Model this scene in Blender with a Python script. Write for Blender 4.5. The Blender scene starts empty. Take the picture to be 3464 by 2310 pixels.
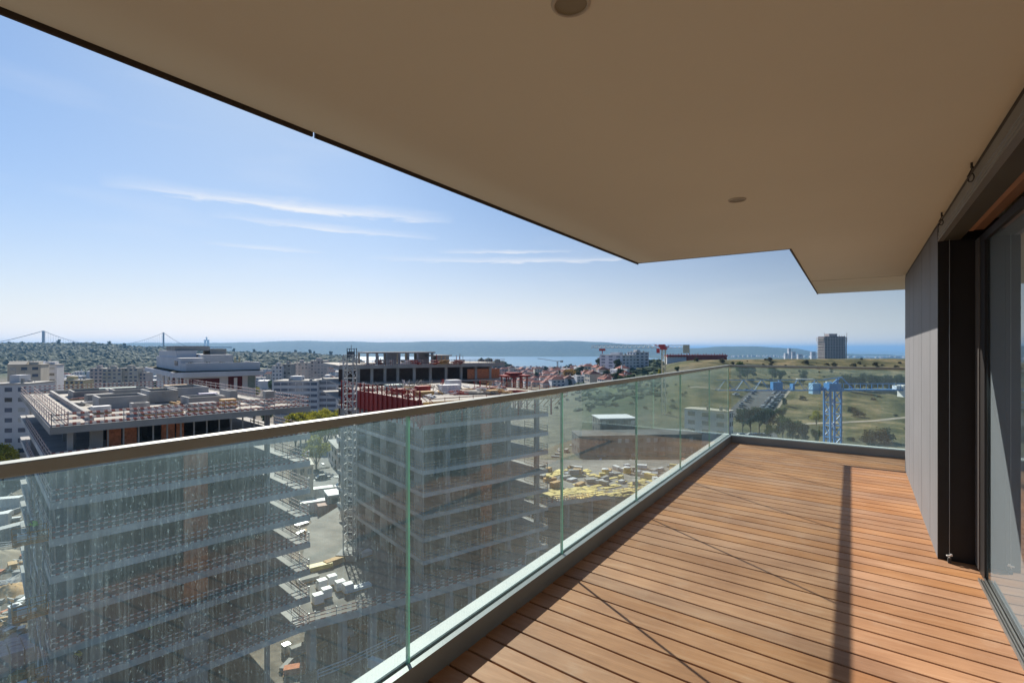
import bpy, math, random
import numpy as np
from mathutils import Vector, Matrix
R = math.radians
PI = math.pi
sc = bpy.context.scene
COL = sc.collection
rnd = random.Random(7)

# ------------------------------------------------------------------ camera, sky, sun, exposure
YAW = 33.5
EYE = 1.5
FPX = 1732.0
FW = (-math.sin(R(YAW)), math.cos(R(YAW)))
RT = (math.cos(R(YAW)), math.sin(R(YAW)))
cd = bpy.data.cameras.new('camera'); cam = bpy.data.objects.new('camera', cd); COL.objects.link(cam)
cam.location = (0, 0, EYE); cam.rotation_euler = (R(90), 0, R(YAW))
cd.sensor_width = 36.0; cd.lens = 18.0; cd.shift_y = 23 / 3464.0
cd.clip_start = 0.05; cd.clip_end = 150000
sc.camera = cam

SUN_EL, SUN_DIR = 32.86, Vector((-1, .62, .76)).normalized()
world = bpy.data.worlds.new('World'); sc.world = world; world.use_nodes = True
nt = world.node_tree; nt.nodes.clear()
def NN(t, nt=None, **kw):
    n = nt.nodes.new(t)
    for k, v in kw.items(): setattr(n, k, v)
    return n
sky = NN('ShaderNodeTexSky', nt); sky.sky_type = 'NISHITA'; sky.sun_disc = False
sky.sun_elevation = R(SUN_EL)
sky.sun_rotation = math.atan2(SUN_DIR.x, SUN_DIR.y)
sky.altitude = 120; sky.air_density = 0.7; sky.dust_density = 0.3; sky.ozone_density = 3.0
bg = NN('ShaderNodeBackground', nt); bg.inputs['Strength'].default_value = 0.12
wo = NN('ShaderNodeOutputWorld', nt)
# thin cirrus: stretched noise over the direction of view, kept to a low band of the sky
tc = NN('ShaderNodeTexCoord', nt); sp = NN('ShaderNodeSeparateXYZ', nt)
nt.links.new(tc.outputs['Generated'], sp.inputs[0])
def M(op, a, b=None, nt=nt, clamp=False, c=None):
    n = nt.nodes.new('ShaderNodeMath'); n.operation = op; n.use_clamp = clamp
    for i, v in enumerate((a, b, c)):
        if v is None: continue
        if isinstance(v, (int, float)): n.inputs[i].default_value = v
        else: nt.links.new(v, n.inputs[i])
    return n.outputs[0]
az = M('ARCTAN2', sp.outputs[0], sp.outputs[1])          # 0 along +Y, + towards +X
el = sp.outputs[2]
def streak(az0, el0, half, thick, slope, curve, scale, seed, amt):
    da = M('SUBTRACT', az, az0)
    cx = NN('ShaderNodeCombineXYZ', nt)
    nt.links.new(M('MULTIPLY', da, scale), cx.inputs[0]); cx.inputs[1].default_value = seed
    nt.links.new(M('MULTIPLY', el, scale * 7), cx.inputs[2])
    no = NN('ShaderNodeTexNoise', nt); no.inputs['Scale'].default_value = 1; no.inputs['Detail'].default_value = 7
    no.inputs['Roughness'].default_value = .62; no.inputs['Distortion'].default_value = .6
    nt.links.new(cx.outputs[0], no.inputs[0])
    w = M('MULTIPLY', M('SUBTRACT', no.outputs[0], .5), thick * 1.4)
    line = M('ADD', M('ADD', el0, M('MULTIPLY', da, slope)), M('MULTIPLY', M('MULTIPLY', da, da), curve))
    d = M('ADD', M('SUBTRACT', el, line), w)
    up = M('SUBTRACT', 1, M('DIVIDE', d, thick), clamp=True)            # soft fade above
    dn = M('ADD', 1, M('DIVIDE', d, thick * .28), clamp=True)           # crisp lower edge
    along = M('SUBTRACT', 1, M('DIVIDE', M('ABSOLUTE', da), half), clamp=True)
    f = M('MULTIPLY', M('MULTIPLY', M('POWER', up, 1.6), dn), M('POWER', along, .7))
    return M('MULTIPLY', M('MULTIPLY', f, amt), M('ADD', .35, M('MULTIPLY', no.outputs[0], 1.1)), clamp=True)
# azimuth of a picture column: atan((u-1732)/1732)-33.5 deg
A0 = lambda u: math.atan((u - 1732) / FPX) - R(YAW)
def E0(u, v):
    return (1178 - v) / math.sqrt(FPX ** 2 + (u - 1732) ** 2 + (1178 - v) ** 2)
s1 = streak(A0(1010), E0(1010, 708), .285, .022, -.012, 0, 9, 1.3, 1.15)
s2 = streak(A0(1120), E0(1120, 778), .20, .013, -.03, 0, 14, 4.1, .7)
s3 = streak(A0(1830), E0(1830, 885), .34, .012, .0, 0, 16, 8.7, .75)
s5 = streak(A0(1720), E0(1720, 855), .14, .008, .0, 0, 19, 2.7, .75)
s4 = streak(A0(900), E0(900, 842), .10, .008, 0, 0, 18, 6.1, .55)
wide = NN('ShaderNodeTexNoise', nt); wide.inputs['Scale'].default_value = 3; wide.inputs['Detail'].default_value = 5
wcx = NN('ShaderNodeCombineXYZ', nt); nt.links.new(M('MULTIPLY', az, 1.2), wcx.inputs[0]); nt.links.new(M('MULTIPLY', el, 7), wcx.inputs[2])
nt.links.new(wcx.outputs[0], wide.inputs[0])
veil = M('MULTIPLY', M('SUBTRACT', wide.outputs[0], .52, clamp=True), .5)
tot = M('MAXIMUM', M('MAXIMUM', s1, s2), M('MAXIMUM', M('MAXIMUM', s3, s4), M('MAXIMUM', s5, veil)))
mixc = NN('ShaderNodeMixRGB', nt); mixc.inputs[2].default_value = (4.3, 4.4, 4.6, 1)
bwn = NN('ShaderNodeRGBToBW', nt); nt.links.new(sky.outputs[0], bwn.inputs[0])
side = M('SUBTRACT', 1, M('MULTIPLY', M('SMOOTH_MIN', M('MULTIPLY', M('MAXIMUM', M('ADD', az, .85), 0), 1.15), 1, c=.3), .46))   # the side away from the sun is deeper
soft = M('DIVIDE', M('MULTIPLY', side, 1.24), M('ADD', 1, M('MULTIPLY', bwn.outputs[0], .237)))      # the glare towards the sun held back
skc = NN('ShaderNodeVectorMath', nt); skc.operation = 'SCALE'
nt.links.new(sky.outputs[0], skc.inputs[0]); nt.links.new(soft, skc.inputs['Scale'])
tint = NN('ShaderNodeMixRGB', nt); tint.blend_type = 'MULTIPLY'; tint.inputs[0].default_value = 1; tint.inputs[2].default_value = (.79, .93, .97, 1)
nt.links.new(skc.outputs[0], tint.inputs[1])
low = NN('ShaderNodeMixRGB', nt); low.inputs[2].default_value = (5.25, 4.95, 4.7, 1)         # white air low over the land, thicker below the sun
fel = M('POWER', 2.718, M('MULTIPLY', M('MAXIMUM', el, 0), -9.5))
faz = M('MAXIMUM', M('COSINE', M('SUBTRACT', az, math.atan2(SUN_DIR.x, SUN_DIR.y) + .1)), .15)
nt.links.new(M('MULTIPLY', M('MULTIPLY', fel, M('POWER', faz, 1.5)), 1.35, clamp=True), low.inputs[0])
nt.links.new(tint.outputs[0], low.inputs[1])
nt.links.new(tot, mixc.inputs[0]); nt.links.new(low.outputs[0], mixc.inputs[1])
nt.links.new(mixc.outputs[0], bg.inputs[0]); nt.links.new(bg.outputs[0], wo.inputs[0])

sd = bpy.data.lights.new('sun', 'SUN'); sd.energy = 4.6; sd.angle = R(.5); sd.color = (1, .93, .82)
sun = bpy.data.objects.new('sun', sd); COL.objects.link(sun); sun.location = (-40, 25, 60)
sun.rotation_euler = (-SUN_DIR).to_track_quat('-Z', 'Y').to_euler()
sc.view_settings.view_transform = 'Standard'; sc.view_settings.look = 'None'
sc.view_settings.gamma = 1; sc.view_settings.exposure = 0.8
sc.cycles.max_bounces = 10; sc.cycles.diffuse_bounces = 4; sc.cycles.glossy_bounces = 3
sc.cycles.transparent_max_bounces = 24; sc.cycles.volume_bounces = 0
sc.cycles.use_denoising = True

# ------------------------------------------------------------------ where things stand
def at(u, d, z=0.0):
    """point seen at column u of the 3464-wide photograph, d metres ahead of the camera"""
    t = (u - 1732) / FPX
    return Vector((d * (FW[0] + RT[0] * t), d * (FW[1] + RT[1] * t), z))
def zv(v, d): return EYE + (1178 - v) / FPX * d
def head(deg):       # world angle of a heading, degrees to the right of the camera's
    return R(90 + YAW - deg)

# ------------------------------------------------------------------ mesh helpers
class MB:
    def __init__(s): s.v = []; s.f = []; s.m = []
    def quad(s, pts, mi=0):
        b = len(s.v); s.v += [tuple(p) for p in pts]; s.f.append(tuple(range(b, b + len(pts)))); s.m.append(mi)
    def box(s, x0, x1, y0, y1, z0, z1, mi=0, top=None):
        b = len(s.v)
        s.v += [(x0, y0, z0), (x1, y0, z0), (x1, y1, z0), (x0, y1, z0), (x0, y0, z1), (x1, y0, z1), (x1, y1, z1), (x0, y1, z1)]
        for k, q in enumerate(((0, 3, 2, 1), (4, 5, 6, 7), (0, 1, 5, 4), (1, 2, 6, 5), (2, 3, 7, 6), (3, 0, 4, 7))):
            s.f.append(tuple(b + i for i in q)); s.m.append(top if (k == 1 and top is not None) else mi)
    def rbox(s, c, size, rz=0, mi=0, rx=0, ry=0):
        m = Matrix.Translation(c) @ Matrix.Rotation(rz, 4, 'Z') @ Matrix.Rotation(rx, 4, 'X') @ Matrix.Rotation(ry, 4, 'Y')
        hx, hy, hz = (q / 2 for q in size); b = len(s.v)
        for p in ((-hx, -hy, -hz), (hx, -hy, -hz), (hx, hy, -hz), (-hx, hy, -hz), (-hx, -hy, hz), (hx, -hy, hz), (hx, hy, hz), (-hx, hy, hz)):
            s.v.append(tuple(m @ Vector(p)))
        for q in ((0, 3, 2, 1), (4, 5, 6, 7), (0, 1, 5, 4), (1, 2, 6, 5), (2, 3, 7, 6), (3, 0, 4, 7)):
            s.f.append(tuple(b + i for i in q)); s.m.append(mi)
    def bar(s, p, q, w, h=None, mi=0):
        p, q = Vector(p), Vector(q); d = q - p; L = d.length
        if L < 1e-6: return
        d /= L; up = Vector((0, 0, 1)) if abs(d.z) < .95 else Vector((0, 1, 0))
        sx = d.cross(up).normalized(); sz = sx.cross(d); h = h or w; b = len(s.v)
        for e in (p, q):
            for a, c in ((-1, -1), (1, -1), (1, 1), (-1, 1)):
                s.v.append(tuple(e + sx * (a * w / 2) + sz * (c * h / 2)))
        for f in ((0, 1, 2, 3), (7, 6, 5, 4), (0, 4, 5, 1), (1, 5, 6, 2), (2, 6, 7, 3), (3, 7, 4, 0)):
            s.f.append(tuple(b + i for i in f)); s.m.append(mi)
    def tube(s, pts, r, n=8, mi=0, cap=True):
        pts = [Vector(p) for p in pts]; rings = []
        rs = r if isinstance(r, (list, tuple)) else [r] * len(pts)
        for i, p in enumerate(pts):
            d = (pts[min(i + 1, len(pts) - 1)] - pts[max(i - 1, 0)]).normalized()
            up = Vector((0, 0, 1)) if abs(d.z) < .9 else Vector((1, 0, 0))
            a = d.cross(up).normalized(); c = a.cross(d); b = len(s.v)
            for k in range(n):
                an = 2 * PI * k / n
                s.v.append(tuple(p + a * (math.cos(an) * rs[i]) + c * (math.sin(an) * rs[i])))
            rings.append(b)
        for i in range(len(rings) - 1):
            for k in range(n):
                s.f.append((rings[i] + k, rings[i] + (k + 1) % n, rings[i + 1] + (k + 1) % n, rings[i + 1] + k)); s.m.append(mi)
        if cap:
            s.f.append(tuple(rings[0] + k for k in range(n))); s.m.append(mi)
            s.f.append(tuple(rings[-1] + k for k in reversed(range(n)))); s.m.append(mi)
    def prism(s, poly, z0, z1, mi=0, side=None, bot=None):
        n = len(poly); b = len(s.v)
        s.v += [(p[0], p[1], z0) for p in poly] + [(p[0], p[1], z1) for p in poly]
        s.f.append(tuple(b + i for i in reversed(range(n)))); s.m.append(mi if bot is None else bot)
        s.f.append(tuple(b + n + i for i in range(n))); s.m.append(mi)
        for i in range(n):
            j = (i + 1) % n
            s.f.append((b + i, b + j, b + n + j, b + n + i)); s.m.append(mi if side is None else side)
    def xprism(s, poly, x0, x1, mi=0):      # polygon in y,z swept along x
        n = len(poly); b = len(s.v)
        s.v += [(x0, p[0], p[1]) for p in poly] + [(x1, p[0], p[1]) for p in poly]
        s.f.append(tuple(b + i for i in reversed(range(n)))); s.m.append(mi)
        s.f.append(tuple(b + n + i for i in range(n))); s.m.append(mi)
        for i in range(n):
            j = (i + 1) % n
            s.f.append((b + i, b + j, b + n + j, b + n + i)); s.m.append(mi)
    def mesh(s, name, mats):
        me = bpy.data.meshes.new(name); me.from_pydata(s.v, [], s.f)
        for m in (mats if isinstance(mats, (list, tuple)) else [mats]): me.materials.append(m)
        if len(me.polygons): me.polygons.foreach_set('material_index', s.m)
        me.update(); return me
    def obj(s, name, mats, parent=None, smooth=False, world=False):
        me = s.mesh(name, mats)
        if smooth: me.polygons.foreach_set('use_smooth', [True] * len(me.polygons))
        o = bpy.data.objects.new(name, me); COL.objects.link(o)
        if parent is not None:
            o.parent = parent
            if world:
                me.transform(parent_world(parent).inverted())
        return o
def parent_world(p):
    m = Matrix.Translation(p.location) @ p.rotation_euler.to_matrix().to_4x4()
    return (parent_world(p.parent) @ m) if p.parent else m
def tag(o, label=None, cat=None, group=None, kind=None):
    for k, v in (('label', label), ('category', cat), ('group', group), ('kind', kind)):
        if v: o[k] = v
    return o
def thing(name, label, cat, loc=(0, 0, 0), rz=0, group=None):
    o = bpy.data.objects.new(name, None); COL.objects.link(o); o.empty_display_size = .3
    o.location = loc; o.rotation_euler = (0, 0, rz)
    return tag(o, label, cat, group)
def copy_tree(o, loc, rz=0, label=None, scale=None, group=None):
    r = o.copy(); COL.objects.link(r); r.location = loc; r.rotation_euler = (0, 0, rz)
    if scale is not None: r.scale = scale if isinstance(scale, (tuple, list)) else (scale,) * 3
    if label: r['label'] = label
    if group: r['group'] = group
    for ch in KIDS.get(o.name, ()):
        c = ch.copy(); COL.objects.link(c); c.parent = r
        for g in KIDS.get(ch.name, ()):
            q = g.copy(); COL.objects.link(q); q.parent = c
    return r
KIDS = {}
def note_kids(o):
    KIDS[o.name] = list(o.children)
    for c in o.children: KIDS[c.name] = list(c.children)

# ------------------------------------------------------------------ materials
def setin(n, k, v):
    if k in n.inputs: n.inputs[k].default_value = v
def mat(name, col, rough=.7, var=.18, scale=1.5, metal=0, bump=0, bscale=None, spec=.4, stain=0, rand=0, col2=None, det=6):
    m = bpy.data.materials.new(name); m.use_nodes = True; t = m.node_tree; p = t.nodes['Principled BSDF']
    setin(p, 'Roughness', rough); setin(p, 'Metallic', metal); setin(p, 'Specular IOR Level', spec)
    tcn = t.nodes.new('ShaderNodeTexCoord')
    no = t.nodes.new('ShaderNodeTexNoise'); no.inputs['Scale'].default_value = scale; no.inputs['Detail'].default_value = det
    no.inputs['Roughness'].default_value = .6
    t.links.new(tcn.outputs['Object'], no.inputs['Vector'])
    ra = t.nodes.new('ShaderNodeValToRGB'); e = ra.color_ramp.elements
    c2 = col2 or tuple(min(1, c * (1 + var)) for c in col); c1 = tuple(c * (1 - var) for c in col)
    e[0].position = .32; e[0].color = (*c1, 1); e[1].position = .68; e[1].color = (*c2, 1)
    t.links.new(no.outputs[0], ra.inputs[0]); out = ra.outputs[0]
    if stain:
        n2 = t.nodes.new('ShaderNodeTexNoise'); n2.inputs['Scale'].default_value = scale * .23; n2.inputs['Detail'].default_value = 8
        t.links.new(tcn.outputs['Object'], n2.inputs['Vector'])
        r2 = t.nodes.new('ShaderNodeValToRGB'); r2.color_ramp.elements[0].position = .4; r2.color_ramp.elements[1].position = .62
        r2.color_ramp.elements[0].color = (1 - stain,) * 3 + (1,); r2.color_ramp.elements[1].color = (1, 1, 1, 1)
        t.links.new(n2.outputs[0], r2.inputs[0])
        mx = t.nodes.new('ShaderNodeMixRGB'); mx.blend_type = 'MULTIPLY'; mx.inputs[0].default_value = 1
        t.links.new(out, mx.inputs[1]); t.links.new(r2.outputs[0], mx.inputs[2]); out = mx.outputs[0]
    if rand:
        oi = t.nodes.new('ShaderNodeObjectInfo'); hs = t.nodes.new('ShaderNodeHueSaturation')
        v = M('ADD', 1 - rand / 2, M('MULTIPLY', oi.outputs['Random'], rand, nt=t), nt=t)
        t.links.new(v, hs.inputs['Value']); t.links.new(out, hs.inputs['Color']); out = hs.outputs[0]
    t.links.new(out, p.inputs['Base Color'])
    if bump:
        bn = t.nodes.new('ShaderNodeTexNoise'); bn.inputs['Scale'].default_value = bscale or scale * 6; bn.inputs['Detail'].default_value = 4
        t.links.new(tcn.outputs['Object'], bn.inputs['Vector'])
        b = t.nodes.new('ShaderNodeBump'); b.inputs['Strength'].default_value = bump; b.inputs['Distance'].default_value = .02
        t.links.new(bn.outputs[0], b.inputs['Height']); t.links.new(b.outputs[0], p.inputs['Normal'])
    return m

CONC = mat('raw_concrete', (.39, .385, .375), .9, .16, .5, stain=.22, bump=.2, bscale=5)
CONC2 = mat('pale_concrete', (.42, .405, .375), .9, .14, .4, stain=.25)
CONCD = mat('dusty_slab', (.47, .44, .39), .95, .2, .25, stain=.25)
BRICK = mat('orange_brick', (.52, .19, .09), .9, .3, 3)
WHITEP = mat('white_paint', (.74, .74, .74), .6, .06, 1.5, stain=.08)
REDP = mat('red_paint', (.30, .025, .02), .6, .25, 2)
REDW = mat('red_board', (.36, .13, .11), .7, .2, 3)
WHTW = mat('white_board', (.72, .68, .64), .7, .12, 3)
TIMB = mat('formwork_timber', (.50, .31, .13), .8, .3, 2.5)
YELP = mat('yellow_formwork_ply', (.80, .62, .20), .6, .25, .6, stain=.3)
STEEL = mat('galvanised_steel', (.42, .43, .44), .45, .15, 3, metal=.6)
CREAMW = mat('cream_render', (.62, .56, .46), .85, .1, .3, stain=.12)
WHITEW = mat('white_render', (.66, .66, .68), .8, .06, .3, stain=.10)
PINKW = mat('pale_pink_render', (.60, .52, .48), .85, .1, .3, stain=.1)
ROOFR = mat('red_roof_tile', (.20, .062, .045), .9, .3, .8, rand=.9)
GLASSD = mat('dark_window_glass', (.035, .045, .06), .15, .4, .6, spec=.8)
BLUEG = mat('blue_window_glass', (.06, .10, .17), .12, .3, .5, spec=.9)
CONCI = mat('shaded_inner_concrete', (.13, .125, .118), .95, .3, .4, stain=.4)  # raw concrete darkened, interior shade put into the colour
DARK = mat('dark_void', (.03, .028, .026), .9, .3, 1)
ASPH = mat('asphalt', (.085, .085, .088), .95, .25, .4, stain=.3)
BLUEP = mat('crane_blue_paint', (.05, .22, .50), .45, .12, 2)
CRWH = mat('crane_white_paint', (.72, .72, .70), .5, .08, 2)

# ================================================================== BALCONY
ZC = 2.40            # soffit height
XR = -1.64           # glass line
YE = 8.80            # far glass line
def wood_mat(name, base, lo, hi, axis_scale=(3, 30, 30), rough=.55):
    m = bpy.data.materials.new(name); m.use_nodes = True; t = m.node_tree; p = t.nodes['Principled BSDF']
    setin(p, 'Roughness', rough); setin(p, 'Specular IOR Level', .3)
    tcn = t.nodes.new('ShaderNodeTexCoord'); at_ = t.nodes.new('ShaderNodeAttribute'); at_.attribute_name = 'board'
    mp = t.nodes.new('ShaderNodeMapping'); mp.inputs['Scale'].default_value = axis_scale
    mp.inputs['Rotation'].default_value = (0, 0, R(5))
    t.links.new(tcn.outputs['Object'], mp.inputs[0])
    off = t.nodes.new('ShaderNodeVectorMath'); off.operation = 'ADD'
    sc3 = t.nodes.new('ShaderNodeVectorMath'); sc3.operation = 'SCALE'; sc3.inputs['Scale'].default_value = 37
    t.links.new(at_.outputs['Color'], sc3.inputs[0])
    t.links.new(mp.outputs[0], off.inputs[0]); t.links.new(sc3.outputs[0], off.inputs[1])
    n1 = t.nodes.new('ShaderNodeTexNoise'); n1.inputs['Scale'].default_value = .8; n1.inputs['Detail'].default_value = 8; n1.inputs['Roughness'].default_value = .65
    n1.inputs['Distortion'].default_value = .8
    t.links.new(off.outputs[0], n1.inputs[0])
    ra = t.nodes.new('ShaderNodeValToRGB'); e = ra.color_ramp.elements
    e[0].position = .3; e[0].color = (*lo, 1); e[1].position = .72; e[1].color = (*hi, 1)
    el_ = ra.color_ramp.elements.new(.52); el_.color = (*base, 1)
    t.links.new(n1.outputs[0], ra.inputs[0])
    # broad weathering that runs over several boards
    n2 = t.nodes.new('ShaderNodeTexNoise'); n2.inputs['Scale'].default_value = 1.9; n2.inputs['Detail'].default_value = 7
    t.links.new(tcn.outputs['Object'], n2.inputs[0])
    r2 = t.nodes.new('ShaderNodeValToRGB'); r2.color_ramp.elements[0].position = .35; r2.color_ramp.elements[1].position = .65
    r2.color_ramp.elements[0].color = (.66, .60, .56, 1); r2.color_ramp.elements[1].color = (1.0, 1.0, 1.0, 1)
    t.links.new(n2.outputs[0], r2.inputs[0])
    mx = t.nodes.new('ShaderNodeMixRGB'); mx.blend_type = 'MULTIPLY'; mx.inputs[0].default_value = .75
    t.links.new(ra.outputs[0], mx.inputs[1]); t.links.new(r2.outputs[0], mx.inputs[2])
    hs = t.nodes.new('ShaderNodeHueSaturation')
    sep = t.nodes.new('ShaderNodeSeparateXYZ'); t.links.new(at_.outputs['Color'], sep.inputs[0])
    t.links.new(M('ADD', .90, M('MULTIPLY', sep.outputs[0], .20, nt=t), nt=t), hs.inputs['Value'])
    t.links.new(M('ADD', .90, M('MULTIPLY', sep.outputs[1], .18, nt=t), nt=t), hs.inputs['Saturation'])
    t.links.new(mx.outputs[0], hs.inputs['Color'])
    # pale scuffs and dust
    n3 = t.nodes.new('ShaderNodeTexNoise'); n3.inputs['Scale'].default_value = 4; n3.inputs['Detail'].default_value = 9; n3.inputs['Roughness'].default_value = .7
    t.links.new(tcn.outputs['Object'], n3.inputs[0])
    r3 = t.nodes.new('ShaderNodeValToRGB'); r3.color_ramp.elements[0].position = .55; r3.color_ramp.elements[1].position = .78
    r3.color_ramp.elements[0].color = (0, 0, 0, 1); r3.color_ramp.elements[1].color = (.5, .5, .5, 1)
    t.links.new(n3.outputs[0], r3.inputs[0])
    m3 = t.nodes.new('ShaderNodeMixRGB'); m3.inputs[2].default_value = (.48, .33, .23, 1)
    t.links.new(r3.outputs[0], m3.inputs[0]); t.links.new(hs.outputs[0], m3.inputs[1])
    t.links.new(m3.outputs[0], p.inputs['Base Color'])
    b = t.nodes.new('ShaderNodeBump'); b.inputs['Strength'].default_value = .15; b.inputs['Distance'].default_value = .003
    t.links.new(n1.outputs[0], b.inputs['Height']); t.links.new(b.outputs[0], p.inputs['Normal'])
    return m
def bevel_box(mb, x0, x1, y0, y1, z0, z1, b):
    """long board along x with rounded upper edges"""
    mb.xprism([(y0, z0), (y1, z0), (y1, z1 - b), (y1 - b * .3, z1 - b * .3), (y1 - b, z1), (y0 + b, z1), (y0 + b * .3, z1 - b * .3), (y0, z1 - b)], x0, x1)

def build_deck():
    wm = wood_mat('deck_hardwood', (.47, .245, .122), (.38, .195, .095), (.53, .31, .175))
    mb = MB(); cols = []
    a = R(-5); ca, sa = math.cos(a), math.sin(a)
    x0, x1 = -1.598, 3.2
    pitch = .145; k = 0; y = -3.2
    br = random.Random(3)
    while y < 9.6:
        n0 = len(mb.v); bevel_box(mb, -3.5, 5, y, y + pitch - .012, -.022, 0, .004)
        # board ends cut square to the channel: shear vertices along the board direction
        w = []
        for (vx, vy, vz) in mb.v[n0:]:
            xx = x0 if vx < 0 else x1
            w.append((xx, vy + math.tan(a) * xx, vz))
        mb.v[n0:] = w
        c = (br.random(), br.random(), br.random())
        cols += [c] * (len(mb.v) - n0); y += pitch
    # clip to the deck's outline
    v = np.array(mb.v); me = mb.mesh('floor', wm)
    import bmesh
    bm = bmesh.new(); bm.from_mesh(me)
    ly = bm.verts.layers.float_vector.new('board')
    for i, vt in enumerate(bm.verts): vt[ly] = cols[i]
    for co, no in (((0, YE - .045, 0), (0, 1, 0)),):
        g = list(bm.verts) + list(bm.edges) + list(bm.faces)
        bmesh.ops.bisect_plane(bm, geom=g, plane_co=co, plane_no=no, clear_outer=True)
    bm.to_mesh(me); bm.free()
    # float_vector attribute readable by the Attribute node
    o = bpy.data.objects.new('floor', me); COL.objects.link(o); tag(o, kind='structure', label='hardwood board floor of the balcony, orange brown boards with dark gaps')
    u = MB(); u.box(-1.6, 3.2, -3.4, YE - .04, -.30, -.05, 0)
    s = u.obj('slab', mat('dark_slab', (.012, .010, .009), .9)); tag(s, kind='structure')
build_deck()

SOFF = mat('cream_soffit_paint', (.64, .60, .48), .85, .03, .6, stain=.03, bump=.03, bscale=60)
TRIM = mat('dark_bronze_trim', (.035, .022, .015), .5, .1)
def build_ceiling():
    xo, xn, yn, ye = -1.87, -.45, 5.26, 9.85
    poly = [(xo, -6), (6.5, -6), (6.5, ye), (xn, ye), (xn, yn), (xo, yn)]
    mb = MB(); mb.prism(poly, ZC, ZC + .32, 0, 0)
    o = mb.obj('ceiling', SOFF); tag(o, kind='structure', label='cream plaster underside of the balcony above')
    # drip trim along the open edges, in lengths with small joints
    tr = MB(); g = .012; t = .017
    ys = [-6, -1.45, -.06, 1.33, 2.72, 4.11, yn - .004]
    for a, b in zip(ys[:-1], ys[1:]): tr.box(xo - .012, xo - .002, a + g / 2, b - g / 2, ZC - t, ZC + .1)
    tr.box(xo - .012, xn - .002, yn + .002, yn + .012, ZC - .003, ZC + .1)
    tr.box(xn - .014, xn - .002, yn + .013, ye, ZC - .010, ZC + .1)
    tr.box(xn - .014, 6.5, ye + .002, ye + .012, ZC - .002, ZC + .1)
    e = tr.obj('ceiling_trim', TRIM, o)
    sm = MB(); sm.box(-.44, .54, 7.955, 7.962, ZC - .002, ZC + .01); sm.obj('ceiling_joint', TRIM, o)
build_ceiling()

def downlight(x, y, lab):
    t = thing('recessed_downlight', lab, 'ceiling light', (x, y, ZC), 0, 'round lights recessed in the cream ceiling')
    n = 28; r0, r1 = .052, .042
    mb = MB()
    def ring(r, z): 
        b = len(mb.v); mb.v += [(r * math.cos(2 * PI * i / n), r * math.sin(2 * PI * i / n), z) for i in range(n)]; return b
    rr = [ring(r0, -.0005), ring(r0 - .002, -.006), ring(r1 + .002, -.008), ring(r1, -.005), ring(r1, -.0015)]
    for a, b in zip(rr[:-1], rr[1:]):
        for i in range(n): mb.f.append((a + i, a + (i + 1) % n, b + (i + 1) % n, b + i)); mb.m.append(0)
    mb.obj('bezel', mat('bezel_beige', (.42, .37, .29), .5, .05), t, smooth=True)
    mb2 = MB(); b = len(mb2.v)
    mb2.v += [(r1 * math.cos(2 * PI * i / n), r1 * math.sin(2 * PI * i / n), -.002) for i in range(n)] + [(.02 * math.cos(2 * PI * i / n), .02 * math.sin(2 * PI * i / n), -.0045) for i in range(n)]
    for i in range(n): mb2.f.append((i, (i + 1) % n, n + (i + 1) % n, n + i)); mb2.m.append(0)
    mb2.f.append(tuple(n + i for i in range(n))); mb2.m.append(0)
    mb2.obj('lens', mat('lens_dull', (.22, .18, .11), .35, .1), t, smooth=True)
downlight(-.61, 1.20, 'round recessed ceiling light at the top edge of the photo')
downlight(-.575, 3.34, 'small round recessed ceiling light above the middle of the deck')

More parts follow.
